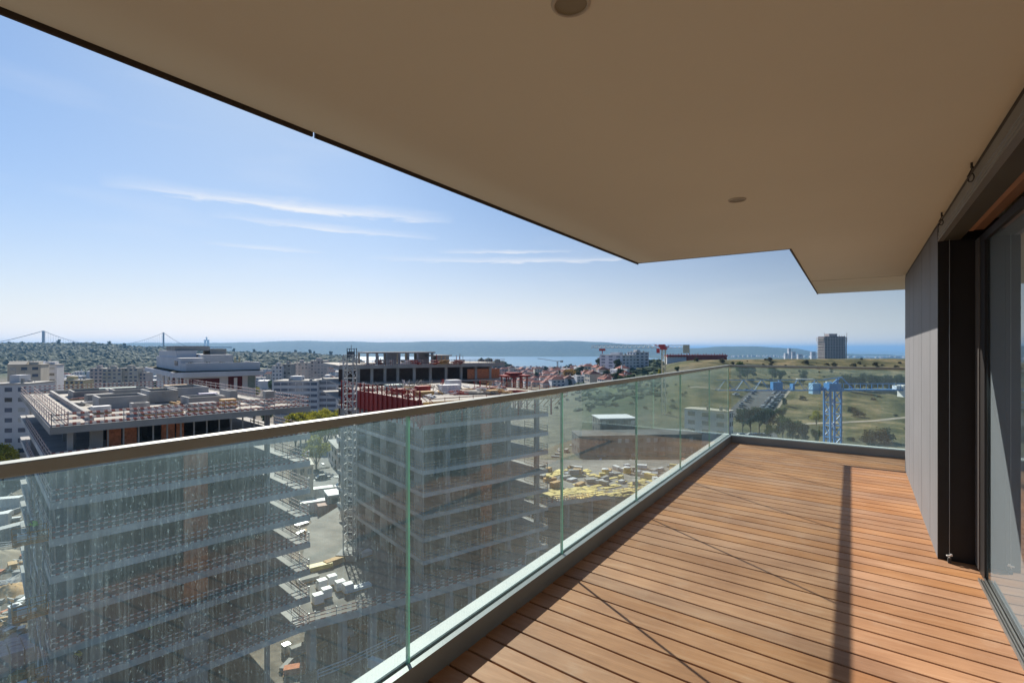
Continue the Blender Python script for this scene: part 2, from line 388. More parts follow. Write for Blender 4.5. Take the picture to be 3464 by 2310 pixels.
# glass with dirt and rain streaks
def glass_mat(name, tint, dirt=.30, refl=1.0, dscale=1.0, ior=1.45):
    m = bpy.data.materials.new(name); m.use_nodes = True; t = m.node_tree; t.nodes.clear()
    o = t.nodes.new('ShaderNodeOutputMaterial')
    tr = t.nodes.new('ShaderNodeBsdfTransparent'); tr.inputs[0].default_value = (*tint, 1)
    gl = t.nodes.new('ShaderNodeBsdfGlossy'); gl.inputs['Roughness'].default_value = .0; gl.inputs[0].default_value = (.9, .95, .95, 1)
    fr = t.nodes.new('ShaderNodeFresnel'); fr.inputs[0].default_value = ior; ge = t.nodes.new('ShaderNodeNewGeometry')
    mx = t.nodes.new('ShaderNodeMixShader')
    t.links.new(M('MULTIPLY', M('MULTIPLY', fr.outputs[0], refl, nt=t, clamp=True), M('SUBTRACT', 1, ge.outputs['Backfacing'], nt=t), nt=t), mx.inputs[0])
    t.links.new(tr.outputs[0], mx.inputs[1]); t.links.new(gl.outputs[0], mx.inputs[2])
    tcn = t.nodes.new('ShaderNodeTexCoord')
    def noise(scale, s3, det=6, ro=.6, lo=.45, hi=.75):
        mp = t.nodes.new('ShaderNodeMapping'); mp.inputs['Scale'].default_value = s3
        t.links.new(tcn.outputs['Object'], mp.inputs[0])
        n = t.nodes.new('ShaderNodeTexNoise'); n.inputs['Scale'].default_value = scale; n.inputs['Detail'].default_value = det; n.inputs['Roughness'].default_value = ro
        t.links.new(mp.outputs[0], n.inputs[0])
        r = t.nodes.new('ShaderNodeMapRange'); r.inputs['From Min'].default_value = lo; r.inputs['From Max'].default_value = hi
        r.clamp = True
        t.links.new(n.outputs[0], r.inputs[0]); return r.outputs[0]
    st = noise(190 * dscale, (1, 1, .02), 3, .6, .47, .74)      # rain runs
    sp_ = noise(150 * dscale, (1, 1, .5), 3, .75, .59, .70)       # spots
    br = noise(2.2, (1, 1, .6), 4, .5, .3, .75)                 # broad film
    f = M('ADD', M('ADD', M('MULTIPLY', st, .22, nt=t), M('MULTIPLY', sp_, .60, nt=t), nt=t), M('ADD', M('MULTIPLY', br, .12, nt=t), .08, nt=t), nt=t)
    sz = t.nodes.new('ShaderNodeSeparateXYZ'); t.links.new(tcn.outputs['Object'], sz.inputs[0])
    low_ = M('POWER', 2.718, M('MULTIPLY', sz.outputs[2], -7, nt=t), nt=t)          # splashes collect along the foot
    top_ = M('POWER', 2.718, M('MULTIPLY', M('SUBTRACT', sz.outputs[2], 1.2, nt=t), 9, nt=t), nt=t)
    f = M('ADD', f, M('ADD', M('MULTIPLY', low_, .35, nt=t), M('MULTIPLY', M('MINIMUM', top_, 1, nt=t), .28, nt=t), nt=t), nt=t)
    f = M('MULTIPLY', f, dirt, nt=t, clamp=True)
    if not dirt:
        t.links.new(mx.outputs[0], o.inputs[0]); return m
    df = t.nodes.new('ShaderNodeBsdfDiffuse'); df.inputs[0].default_value = (.50, .70, .77, 1)
    tl = t.nodes.new('ShaderNodeBsdfTranslucent'); tl.inputs[0].default_value = (.52, .74, .82, 1)
    dm = t.nodes.new('ShaderNodeMixShader'); dm.inputs[0].default_value = .45
    t.links.new(df.outputs[0], dm.inputs[1]); t.links.new(tl.outputs[0], dm.inputs[2])
    fm = t.nodes.new('ShaderNodeMixShader'); t.links.new(f, fm.inputs[0])
    t.links.new(mx.outputs[0], fm.inputs[1]); t.links.new(dm.outputs[0], fm.inputs[2])
    t.links.new(fm.outputs[0], o.inputs[0]); return m
GLS = glass_mat('dusty_balustrade_glass', (.875, .965, .975), .42, .6)
GLC = glass_mat('balustrade_glass', (.95, .985, .975), 0, 1.5)
GEDGE = mat('green_glass_edge', (.26, .50, .40), .2, .1, 5, spec=.8)
RAILM = mat('bronze_anodised_aluminium', (.30, .335, .32), .5, .06, 4, metal=.1, spec=.5)
SHOEM = mat('grey_channel_aluminium', (.25, .275, .275), .45, .08, 3, metal=.2, stain=.1)
COPE = mat('white_stone_coping', (.58, .60, .57), .7, .06, 3, stain=.06)
GASK = mat('black_gasket', (.03, .03, .03), .6)
ZT = 1.235
def railing(lab, p0, p1, joints, name='glass_railing', ends=(0, 0)):
    """glass line from p0 to p1 (deck side on the right); joints are distances from p0"""
    p0, p1 = Vector(p0), Vector(p1); L = (p1 - p0).length; a = math.atan2(p1.y - p0.y, p1.x - p0.x)
    t = thing(name, lab, 'railing', (p0.x, p0.y, 0), a)
    mb = MB()     # base channel: inner cheek, outer cheek, gasket strips
    mb.box(0, L + ends[1], -.045, -.0122, -.02, .108); mb.box(0, L + ends[1], .0140, .05, -.02, .0895)
    mb.obj('base_channel', SHOEM, t)
    g = MB(); g.box(0, L + ends[1], -.0118, -.0085, .0, .104); g.box(0, L + ends[1], .0105, .0138, .0, .104); g.obj('gasket', mat('grey_gasket', (.16, .16, .15), .6), t)
    js = [0] + list(joints) + [L]
    for i, (s, e) in enumerate(zip(js[:-1], js[1:])):
        m = MB(); a0 = s + (.005 if i else .0); b0 = e - .005
        x0, x1, y0, y1, z0, z1 = a0, b0, -.008, .008, .012, ZT - .02
        m.box(x0, x1, y0, y1, z0, z1)
        for k in (3, 5): m.m[k] = 1
        m.m[0] = 1; m.m[1] = 1; m.m[2] = 2
        m.obj('glass_panel', [GLS, GEDGE, GLC], t)
    h = MB(); c = .003; y0, y1, z0, z1 = -.024, .024, ZT - .033, ZT
    h.xprism([(y0 + c, z0), (y1 - c, z0), (y1, z0 + c), (y1, z1 - c), (y1 - c, z1), (y0 + c, z1), (y0, z1 - c), (y0, z0 + c)], -ends[0], L + ends[1])
    h.obj('handrail', RAILM, t)
    cp = MB(); cp.box(0, L + .10, .0142, .090, .09, .112); cp.box(0, L + .10, .0505, .100, -.25, .0895)
    cp.obj('outer_coping', COPE, t)
    return t
# along the balcony: local +y points outwards (to -X)
YS = -2.71
jl = [y - YS for y in (-1.26, .19, 1.64, 3.09, 4.54, 5.99, 7.44)]
railing('long glass railing with bronze handrail running down the left side of the balcony', (XR, YS, 0), (XR, YE, 0), jl, ends=(0, .028))
def far_rail():
    # deck side must be on the local -y side, so run it from right to left
    p0, p1 = (3.1, YE, 0), (XR, YE, 0)
    # local +y = direction (p1-p0) rotated +90deg = -Y (towards the deck): swap the sides by running left to right
    return railing('short glass railing closing the far end of the balcony deck', (XR + .03, YE, 0), (3.1, YE, 0), [1.22, 2.67, 4.1], ends=(0, 0))
far_rail()

# ---------------------------------------------- the apartment's own wall and window
XW, XG = .46, .668          # wall face and glass where y = 0; the whole front turns slightly away from the railing
TW = -R(.70)
YW0, YW1 = 4.75, 7.93
def panel_mat():
    m = mat('grey_facade_cladding', (.145, .145, .155), .6, .05, 2, stain=.06)
    t = m.node_tree; p = t.nodes['Principled BSDF']
    tcn = t.nodes.new('ShaderNodeTexCoord'); mp = t.nodes.new('ShaderNodeMapping'); mp.inputs['Scale'].default_value = (30, 30, .6)
    t.links.new(tcn.outputs['Object'], mp.inputs[0])
    n = t.nodes.new('ShaderNodeTexNoise'); n.inputs['Scale'].default_value = 1; n.inputs['Detail'].default_value = 5
    t.links.new(mp.outputs[0], n.inputs[0])
    hs = t.nodes.new('ShaderNodeHueSaturation'); src = p.inputs['Base Color'].links[0].from_socket
    t.links.new(src, hs.inputs['Color']); t.links.new(M('ADD', .8, M('MULTIPLY', n.outputs[0], .4, nt=t), nt=t), hs.inputs['Value'])
    t.links.new(hs.outputs[0], p.inputs['Base Color'])
    return m
PANEL = panel_mat()
BLK = mat('black_brown_aluminium', (.011, .009, .009), .5, .1, 3, spec=.35)
FRM = mat('dark_grey_frame', (.13, .12, .115), .4, .06, 3, metal=.3)
def facade():
    t = thing('facade_wall', 'grey vertical panel wall of the apartment beside the far deck', 'wall', (XW + .0122 * YW0, YW0, 0), TW)
    core = MB(); core.box(.022, 2.6, .03, YW1 - YW0 - .03, -.02, ZC - .004); core.obj('wall_core', BLK, t)
    L = YW1 - YW0; n = 10; seams = [0, .47, 1.15, 1.42, 2.0, 2.52, 2.86, L]; G = {0: 0, .47: .006, 1.15: .006, 1.42: .0015, 2.0: .005, 2.52: .005, 2.86: .002, L: 0}
    m = MB()
    for a, b in zip(seams[:-1], seams[1:]): m.box(0, .02, a + G[a], b - G[b], -.015, ZC - .03)
    m.box(0.02, 2.6, L - .028, L, -.015, ZC - .03)
    m.obj('cladding', PANEL, t)
    s = MB(); s.box(.004, .028, 0, L, ZC - .03, ZC - .001); s.obj('shadow_gap', BLK, t)
    rv = MB(); rv.box(.0, XG - XW - .006, -.022, -.002, 0, ZC - .142); rv.box(.06, .075, -.030, -.0225, 0, ZC - .142)
    rv.obj('reveal', BLK, t)
    # body of the apartment behind the window so that nothing shows through
    return t
facade()

def window():
    y0, y1 = -4.0, YW0 - .024
    t = thing('sliding_window', 'tall sliding window with grey blind at the right edge', 'window', (XG, 0, 0), TW)
    f = MB(); f.box(-.004, .014, y1 - .29, y1, .0, ZC - .15, 0)
    f.obj('window_frame', BLK, t)
    st = MB(); st.box(-.012, -.0045, y1 - .15, y1 - .03, .02, ZC - .16); st.obj('stile', FRM, t)
    hd = MB(); hd.box(-.004, .014, y0, y1 - .29, ZC - .20, ZC - .15); hd.obj('head', BLK, t)
    tm = mat('bounce_tinted_head_board', (.30, .15, .08), .6, .1, 3)  # orange light bounced up from the deck is put into this colour
    ww = MB(); ww.box(-.083, -.058, y0, y1 - .30, ZC - .138, ZC - .13); ww.obj('head_strip', tm, t)
    tw = MB(); tw.box(-.056, -.006, y0, y1 - .30, ZC - .134, ZC - .125); tw.obj('head_board', mat('brown_board', (.16, .08, .04), .6, .1, 3), t)
    gm = glass_mat('window_glass', (.90, .93, .95), .05, 1.0, ior=1.75)
    yy = [y0, 1.6, y1 - .292]
    for a, b in zip(yy[:-1], yy[1:]):
        g = MB(); g.quad([(.006, a + .02, .03), (.006, a + .02, ZC - .20), (.006, b, ZC - .20), (.006, b, .03)]); g.obj('glass', gm, t)
    tr = MB()
    for k, (xa, xb, z) in enumerate(((-.035, -.028, .016), (-.022, -.015, .014), (-.009, .0, .020), (.01, .016, .014))): tr.box(xa, xb, y0, y1 - .292, -.004, z)
    tr.box(-.037, .018, y0, y1 - .292, -.006, .004); tr.obj('sill_track', mat('sill_aluminium', (.30, .30, .29), .3, .05, 3, metal=.7), t)
    b = thing('roller_blind', 'grey fabric blind lowered behind the window glass, half in sun', 'blind', (XG + .024, 0, 0), TW)
    m = MB(); m.box(0, .004, y0, y1 - .26, .02, ZC - .17); m.obj('fabric', mat('grey_screen_fabric', (.20, .225, .24), .9, .22, 160, det=2, stain=.04), b)
    m = MB(); m.box(-.006, .010, y0, y1 - .26, .006, .02); m.obj('bottom_bar', FRM, b)
    c = MB(); c.box(.10, 3, y0, y1 + .3, -.02, -.004); c.box(.9, .95, y0, y1 + .3, 0, ZC); rm = c.obj('room', mat('room_dark', (.12, .11, .10), .9), t)
window()

def shutter_box():
    t = thing('shutter_box', 'grey profiled shutter box fixed under the ceiling above the window', 'shutter box', (XW, 0, 0), TW)
    y0, y1 = -4.0, YW0 - .02
    m = MB(); z0, z1 = ZC - .14, ZC - .027
    m.xprism([], 0, 0) if False else None
    prof = [(0.0, z0), (0.0, z0 + .012), (.005, z0 + .014), (.005, z0 + .022), (.001, z0 + .024), (.001, z0 + .038), (.005, z0 + .040), (.005, z0 + .050), (.002, z0 + .052), (.002, z0 + .060), (.006, z0 + .062), (.006, z1), (.03, z1), (.03, z0)]
    n = len(prof); b = 0
    m.v += [(p[0], y0, p[1]) for p in prof] + [(p[0], y1, p[1]) for p in prof]
    m.f.append(tuple(range(n))); m.f.append(tuple(n + i for i in reversed(range(n)))); m.m += [0, 0]
    for i in range(n):
        j = (i + 1) % n; m.f.append((i, n + i, n + j, j)); m.m.append(0)
    m.obj('fascia', mat('fascia_aluminium', (.20, .20, .19), .4, .06, 3, metal=.3), t)
    u = MB(); u.box(.03, .124, y0, y1, z0 + .001, z0 + .007); u.obj('underside', mat('olive_dark_panel', (.05, .047, .035), .6), t)
    k = MB(); k.box(.008, .20, y0, y1, ZC - .026, ZC - .001); k.obj('shadow_gap', BLK, t)
shutter_box()
def cable_coil(y, lab, s):
    t = thing('cable_coil', lab, 'cable', (XW + .0122 * y - .012, y, ZC - .004), 0, 'black cable ends hanging under the ceiling')
    m = MB(); pts = []
    for i in range(46):
        a = i / 45; an = a * 5.2 * PI
        pts.append((-.004 + .010 * math.sin(an * .7), .018 * s * math.sin(an) * min(1, a * 2.2), -.004 - .085 * s * a ** .7 - .012 * s * math.cos(an)))
    m.tube(pts, .0032, 6); m.obj('cable', GASK, t, smooth=True)
    m = MB(); m.tube([(0, .0, .003), (0, 0, -.02)], .005, 8); m.obj('gland', GASK, t)
cable_coil(3.30, 'larger black cable coil hanging in front of the shutter box', 1.0)
cable_coil(4.40, 'smaller black cable coil at the corner of the grey wall', .9)
def guide():
    t = thing('cable_guide', 'small white metal bracket with thin cable in the dark window recess', 'bracket', (.575, YW0 - .075, 0))
    wm = mat('bracket_white', (.7, .7, .7), .3, .05, metal=.3)
    m = MB(); m.box(-.009, .009, -.010, .03, .001, .036); m.obj('foot', GASK, t)
    m = MB(); m.tube([(0, 0, .036), (0, 0, .05)], .004, 8); m.rbox((0, 0, .052), (.034, .012, .007), .4); m.rbox((.008, 0, .058), (.012, .016, .01), .2); m.obj('clamp', wm, t)
    m = MB(); m.tube([(0, 0, .05), (0, 0, ZC - .14)], .0013, 6); m.obj('cable', STEEL, t)
guide()
# plain outer shell of the home building below and behind (seen only from other positions)
def home():
    t = thing('home_building', 'grey apartment building that carries the balcony', 'building', (0, 0, -37))
    m = MB(); m.box(.6, 12, -14, 7.8, 0, 36.6); m.obj('wall', PANEL, t)
    m = MB()
    for k in range(1, 12): m.box(-1.7, .6, -6, YE, 37 - 3.15 * k - .3, 37 - 3.15 * k)
    m.obj('floor_slab', CONC2, t)
home()
exec_parts = True
# ================================================================== TERRAIN
DS = [20, 60, 100, 150, 200, 260, 340, 450, 600, 900, 1300, 1800, 2500, 3000, 4500, 6200, 7500, 9500, 14000, 60000]
TAB = {   # heights relative to the eye at these depths, per picture column
 -1400: [-38, -38, -38, -39, -40, -42, -44, -46, -46, -44, -18, 12, -50, -104, -108, -70, 70, 0, -60, -108],
 0:    [-38, -38, -38, -39, -40, -42, -44, -46, -46, -44, -16, 14, -50, -104, -108, -60, 70, 0, -60, -108],
 300:  [-38, -38, -38, -39, -40, -42, -44, -46, -46, -44, -17, 13, -50, -104, -108, -80, 76, 0, -60, -108],
 520:  [-38, -38, -38, -39, -40, -42, -44, -46, -46, -44, -25, 0, -55, -104, -108, -104, 88, 20, -60, -108],
 800:  [-38, -38, -38, -39, -40, -42, -43, -44, -44, -40, -26, -18, -75, -104, -108, -104, 100, 20, -60, -108],
 1000: [-38, -38, -38, -39, -40, -42, -43, -44, -44, -40, -26, -19, -80, -104, -108, -104, 108, 40, -60, -108],
 1170: [-38, -38, -38, -39, -40, -42, -44, -46, -48, -44, -34, -32, -85, -104, -108, -104, 104, 30, -60, -108],
 1300: [-38, -38, -38, -39, -40, -42, -46, -50, -55, -60, -70, -80, -90, -104, -108, -104, 86, 30, -60, -108],
 1500: [-38, -38, -38, -39, -40, -41, -44, -48, -52, -56, -68, -80, -92, -104, -108, -104, 98, 30, -60, -108],
 1700: [-38, -38, -38, -39, -40, -40, -42, -45, -48, -50, -66, -84, -96, -104, -108, -104, 90, 20, -60, -108],
 1900: [-38, -38, -38, -38, -38, -38, -38, -36, -34, -38, -64, -88, -98, -104, -108, -103, 96, 20, -60, -108],
 2050: [-38, -38, -38, -38, -37, -35, -33, -29, -24, -34, -64, -88, -98, -104, -108, -103, 82, 20, -60, -108],
 2150: [-38, -38, -38, -38, -36, -32, -27, -22, -15, -30, -60, -88, -98, -104, -108, -102, 66, 10, -60, -108],
 2350: [-38, -38, -38, -38, -36, -31, -21, -10.5, -15, -40, -60, -88, -98, -104, -104, -70, 8, 0, -60, -108],
 2450: [-38, -38, -38, -38, -36.5, -33, -24, -10.2, -15, -40, -60, -88, -98, -104, -104, -60, 40, 10, -60, -108],
 2560: [-38, -38, -38, -38, -37, -34, -26, -9.8, -15, -40, -60, -88, -98, -104, -100, -60, 48, 0, -60, -108],
 2680: [-38, -38, -38, -38.5, -37, -34, -25, -9.6, -15, -40, -60, -80, -96, -102, -98, -70, 22, -40, -80, -108],
 2780: [-38, -38, -38, -38.5, -37, -33.5, -24, -9.5, -15, -40, -60, -80, -90, -95, -96, -90, -60, -100, -108, -108],
 3064: [-38, -38, -38, -38.5, -36.5, -33, -23, -9.0, -14, -40, -60, -75, -88, -92, -95, -97, -104, -108, -108, -108],
 3600: [-38, -38, -38, -38.5, -36.5, -33, -23, -9.0, -14, -40, -60, -75, -88, -92, -95, -97, -104, -108, -108, -108],
 5200: [-38, -38, -38, -38.5, -36.5, -33, -23, -9.0, -14, -40, -60, -75, -88, -92, -95, -97, -104, -108, -108, -108]}
UK = np.array(sorted(TAB)); TA = np.array([TAB[k] for k in UK], float); LD = np.log(np.array(DS, float))
_g = np.random.RandomState(5).rand(64, 64)
def vnoise(x, y):
    xi = np.floor(x).astype(int); yi = np.floor(y).astype(int); fx = x - xi; fy = y - yi
    fx = fx * fx * (3 - 2 * fx); fy = fy * fy * (3 - 2 * fy)
    g = lambda a, b: _g[a % 64, b % 64]
    return (g(xi, yi) * (1 - fx) + g(xi + 1, yi) * fx) * (1 - fy) + (g(xi, yi + 1) * (1 - fx) + g(xi + 1, yi + 1) * fx) * fy - .5
def ground_z(X, Y):
    X = np.asarray(X, float); Y = np.asarray(Y, float)
    dep = X * FW[0] + Y * FW[1]; lat = X * RT[0] + Y * RT[1]; rho = np.hypot(X, Y) + 1e-6
    d = np.maximum(dep, rho * .3); u = np.clip(1732 + FPX * lat / d, UK[0], UK[-1])
    ld = np.clip(np.log(np.maximum(d, 1)), LD[0], LD[-1])
    i = np.clip(np.searchsorted(UK, u) - 1, 0, len(UK) - 2); j = np.clip(np.searchsorted(LD, ld) - 1, 0, len(LD) - 2)
    a = (u - UK[i]) / (UK[i + 1] - UK[i]); b = (ld - LD[j]) / (LD[j + 1] - LD[j])
    a = a * a * (3 - 2 * a); b = np.where(d > 3200, b * b * (3 - 2 * b), b)
    z = (TA[i, j] * (1 - a) + TA[i + 1, j] * a) * (1 - b) + (TA[i, j + 1] * (1 - a) + TA[i + 1, j + 1] * a) * b
    amp = np.clip((d - 190) / 700, 0, 1)
    far = np.clip((d - 4500) / 2000, 0, 1) * (z > -98)
    z = z + amp * (vnoise(X / 90, Y / 90) * 3 + vnoise(X / 33 + 7, Y / 33) * 1.2) * (1 - far)
    z = z + far * (vnoise(X / 1100 + 3, Y / 1100) * 52 + vnoise(X / 330, Y / 330 + 9) * 22 + vnoise(X / 90, Y / 90) * 4)
    m = at(1645, 900); z = z + 30 * np.exp(-((X - m.x) ** 2 + (Y - m.y) ** 2) / (2 * 42 ** 2))
    return z + EYE
def gz(p): return float(ground_z(p[0], p[1]))
def spot(u, v, lo=60, hi=9000, dz=0):
    """the point of the ground seen at column u, row v"""
    ds = np.exp(np.linspace(math.log(lo), math.log(hi), 1500)); t = (u - 1732) / FPX
    X = ds * (FW[0] + RT[0] * t); Y = ds * (FW[1] + RT[1] * t); z = ground_z(X, Y) + dz
    k = np.argmax(z >= EYE + (1178 - v) / FPX * ds)
    if k == 0: k = len(ds) - 1
    return Vector((X[k], Y[k], float(ground_z(X[k], Y[k])))), float(ds[k])

def build_terrain():
    angs = np.concatenate([np.linspace(-180, -62, 40, endpoint=False), np.linspace(-62, 62, 620, endpoint=False), np.linspace(62, 180, 40, endpoint=False)])
    rh = np.exp(np.linspace(math.log(12), math.log(60000), 300))
    A, RR = np.meshgrid(np.radians(angs), rh, indexing='ij')
    # angle measured to the right of the heading
    hx = FW[0] * np.cos(A) + RT[0] * np.sin(A); hy = FW[1] * np.cos(A) + RT[1] * np.sin(A)
    X = hx * RR; Y = hy * RR; Z = ground_z(X, Y)
    na, nr = A.shape
    v = np.stack([X, Y, Z], -1).reshape(-1, 3); v = np.vstack([v, [[0, 0, -36.5]]])
    ii = np.arange(na); jj = np.arange(nr - 1); I, J = np.meshgrid(ii, jj, indexing='ij'); I2 = (I + 1) % na
    f = np.stack([I * nr + J, I * nr + J + 1, I2 * nr + J + 1, I2 * nr + J], -1).reshape(-1, 4)
    tri = [(int(i * nr), int(((i + 1) % na) * nr), na * nr) for i in ii]
    me = bpy.data.meshes.new('ground'); me.from_pydata(v.tolist(), [], f.tolist() + [(a, b, c) for a, b, c in tri])
    me.polygons.foreach_set('use_smooth', [True] * len(me.polygons)); me.update()
    # land cover: 0 site dirt, 1 dry grass, 2 green scrub/forest floor
    dep = X * FW[0] + Y * FW[1]; lat = X * RT[0] + Y * RT[1]; dd = np.maximum(dep, RR * .3); U = 1732 + FPX * lat / dd
    n = vnoise(X / 40, Y / 40) + vnoise(X / 13, Y / 13 + 3) * .5
    dry = np.clip((U - 2130 + (n * 260)) / 160, 0, 1) * np.clip((dd - 150) / 60, 0, 1) * (dd < 3200)
    grn = np.clip((1500 - U) / 300, 0, 1) * np.clip((dd - 650) / 200, 0, 1)
    grn = np.maximum(grn, np.clip((dd - 4000) / 800, 0, 1))
    grn = np.maximum(grn, np.clip((dd - 190 + n * 60) / 60, 0, 1) * np.clip(1 - abs(U - 2080) / 330, 0, 1) * 1.2).clip(0, 1)
    grn = np.maximum(grn, .7 * np.clip(1 - abs(U - 2130) / 420, 0, 1) ** .5 * np.clip((dd - 128) / 12, 0, 1) * np.clip((300 - dd) / 60, 0, 1))
    c = np.zeros((na * nr + 1, 4), np.float32); c[:-1, 0] = dry.reshape(-1); c[:-1, 1] = grn.reshape(-1); c[:, 3] = 1
    at_ = me.color_attributes.new('cover', 'FLOAT_COLOR', 'POINT'); at_.data.foreach_set('color', c.reshape(-1))
    m = bpy.data.materials.new('land'); m.use_nodes = True; t = m.node_tree; p = t.nodes['Principled BSDF']; setin(p, 'Roughness', .95); setin(p, 'Specular IOR Level', .1)
    ca = t.nodes.new('ShaderNodeAttribute'); ca.attribute_name = 'cover'; se = t.nodes.new('ShaderNodeSeparateColor'); t.links.new(ca.outputs['Color'], se.inputs[0])
    tcn = t.nodes.new('ShaderNodeTexCoord')
    def ramp(scale, c1, c2, lo=.35, hi=.65, det=8, c3=None):
        n = t.nodes.new('ShaderNodeTexNoise'); n.inputs['Scale'].default_value = scale; n.inputs['Detail'].default_value = det; n.inputs['Roughness'].default_value = .65
        t.links.new(tcn.outputs['Object'], n.inputs[0]); r = t.nodes.new('ShaderNodeValToRGB'); e = r.color_ramp.elements
        e[0].position = lo; e[0].color = (*c1, 1); e[1].position = hi; e[1].color = (*c2, 1)
        if c3: q = e.new((lo + hi) / 2); q.color = (*c3, 1)
        t.links.new(n.outputs[0], r.inputs[0]); return r.outputs[0]
    dirt = ramp(.16, (.10, .09, .075), (.34, .29, .23), .3, .68, 12, c3=(.19, .165, .135))
    dryc = ramp(.06, (.05, .055, .02), (.27, .21, .11), .38, .63, 13, c3=(.13, .12, .05))
    grc = ramp(.02, (.025, .045, .018), (.085, .11, .045), .36, .64, 10)
    def mix(f, a, b):
        x = t.nodes.new('ShaderNodeMixRGB'); t.links.new(f, x.inputs[0]); t.links.new(a, x.inputs[1]); t.links.new(b, x.inputs[2]); return x.outputs[0]
    fine = ramp(.9, (.55, .55, .55), (1.1, 1.1, 1.1), .34, .66, 12)
    c0 = mix(se.outputs[0], dirt, dryc); c1 = mix(se.outputs[1], c0, grc); fm = t.nodes.new('ShaderNodeMixRGB'); fm.blend_type = 'MULTIPLY'; fm.inputs[0].default_value = .85; t.links.new(c1, fm.inputs[1]); t.links.new(fine, fm.inputs[2]); t.links.new(fm.outputs[0], p.inputs['Base Color'])
    me.materials.append(m)
    o = bpy.data.objects.new('ground', me); COL.objects.link(o); tag(o, kind='structure', label='bare building site, dry grass fields and green hills below the balcony')
build_terrain()
def build_water():
    mb = MB(); s = 70000
    mb.quad([(-s, -s, -100.0), (s, -s, -100.0), (s, s, -100.0), (-s, s, -100.0)])
    m = mat('estuary_water', (.10, .20, .27), .35, .1, .002, spec=.5)
    o = mb.obj('water', m); tag(o, kind='structure', label='pale blue river widening into the sea')
build_water()

def drape(name, quad, nu, nv, m, lift=.06, lab=None):
    """a sheet laid on the ground; quad = four world points"""
    a, b, c, d = [Vector((p[0], p[1])) for p in quad]; mb = MB()
    for j in range(nv + 1):
        for i in range(nu + 1):
            s, t = i / nu, j / nv; p = (a * (1 - s) + b * s) * (1 - t) + (d * (1 - s) + c * s) * t
            mb.v.append((p.x, p.y, gz(p) + lift))
    for j in range(nv):
        for i in range(nu):
            q = j * (nu + 1) + i; mb.f.append((q, q + 1, q + nu + 2, q + nu + 1)); mb.m.append(0)
    o = mb.obj(name, m, smooth=True); tag(o, kind='structure', label=lab); return o

# ================================================================== VEGETATION
def leaf_mat(name, lo, hi, scale=.35):
    m = bpy.data.materials.new(name); m.use_nodes = True; t = m.node_tree; p = t.nodes['Principled BSDF']
    setin(p, 'Roughness', .8); setin(p, 'Specular IOR Level', .15)
    tcn = t.nodes.new('ShaderNodeTexCoord'); n = t.nodes.new('ShaderNodeTexNoise'); n.inputs['Scale'].default_value = scale; n.inputs['Detail'].default_value = 8; n.inputs['Roughness'].default_value = .7
    oi = t.nodes.new('ShaderNodeObjectInfo')
    va = t.nodes.new('ShaderNodeVectorMath'); va.operation = 'ADD'; t.links.new(tcn.outputs['Object'], va.inputs[0])
    cx = t.nodes.new('ShaderNodeCombineXYZ'); t.links.new(M('MULTIPLY', oi.outputs['Random'], 60, nt=t), cx.inputs[0]); t.links.new(cx.outputs[0], va.inputs[1])
    t.links.new(va.outputs[0], n.inputs[0]); r = t.nodes.new('ShaderNodeValToRGB'); e = r.color_ramp.elements
    e[0].position = .35; e[0].color = (*lo, 1); e[1].position = .66; e[1].color = (*hi, 1); t.links.new(n.outputs[0], r.inputs[0])
    t.links.new(r.outputs[0], p.inputs['Base Color'])
    tl = t.nodes.new('ShaderNodeBsdfTranslucent'); t.links.new(r.outputs[0], tl.inputs[0]); mx = t.nodes.new('ShaderNodeMixShader'); mx.inputs[0].default_value = .35
    o = t.nodes['Material Output']; t.links.new(p.outputs[0], mx.inputs[1]); t.links.new(tl.outputs[0], mx.inputs[2]); t.links.new(mx.outputs[0], o.inputs[0])
    return m
LG = leaf_mat('green_leaves', (.025, .05, .012), (.09, .14, .035))
LY = leaf_mat('yellow_green_leaves', (.14, .16, .015), (.50, .46, .05), .6)
LO = leaf_mat('autumn_leaves', (.13, .07, .01), (.42, .26, .03), .6)
LD_ = leaf_mat('dark_pine_needles', (.012, .026, .010), (.05, .075, .028))
LB = leaf_mat('scrub_leaves', (.03, .035, .012), (.11, .10, .045))
BARK = mat('bark', (.11, .08, .055), .95, .3, 2)
def leaf_cloud(blobs, n, size, seed, flat=.8):
    """n small leaf-clump faces spread through overlapping lumps"""
    g = np.random.RandomState(seed); mb = MB(); w = np.array([b[3] ** 2 for b in blobs]); w /= w.sum()
    for i in range(n):
        b = blobs[g.choice(len(blobs), p=w)]; dv = g.normal(size=3); dv /= np.linalg.norm(dv)
        r = b[3] * (g.rand() ** .28) * (1 + .18 * g.normal()); c = np.array(b[:3]) + dv * r * np.array([1, 1, flat])
        nrm = dv * .7 + g.normal(size=3) * .6; nrm /= np.linalg.norm(nrm)
        a = np.cross(nrm, [0, 0, 1.0]); a /= (np.linalg.norm(a) + 1e-6); e = np.cross(nrm, a); s = size * (.6 + .8 * g.rand()); an = g.rand() * 6.3
        p, q = a * math.cos(an) + e * math.sin(an), -a * math.sin(an) + e * math.cos(an)
        mb.quad([c - p * s, c - q * s * .6, c + p * s, c + q * s * .6 + nrm * s * .25])
    return mb
def crown_blobs(seed, h0, h, r, k):
    g = random.Random(seed); out = [(0, 0, h0 + (h - h0) * .55, r * .62)]
    for i in range(k):
        a = g.uniform(0, 6.28); zz = g.random(); rr = r * (.35 + .45 * g.random()) * (1 - .45 * abs(zz - .4))
        out.append((math.cos(a) * rr, math.sin(a) * rr, h0 + (h - h0) * (.12 + .76 * zz), r * g.uniform(.28, .48)))
    return out
TREES = {}
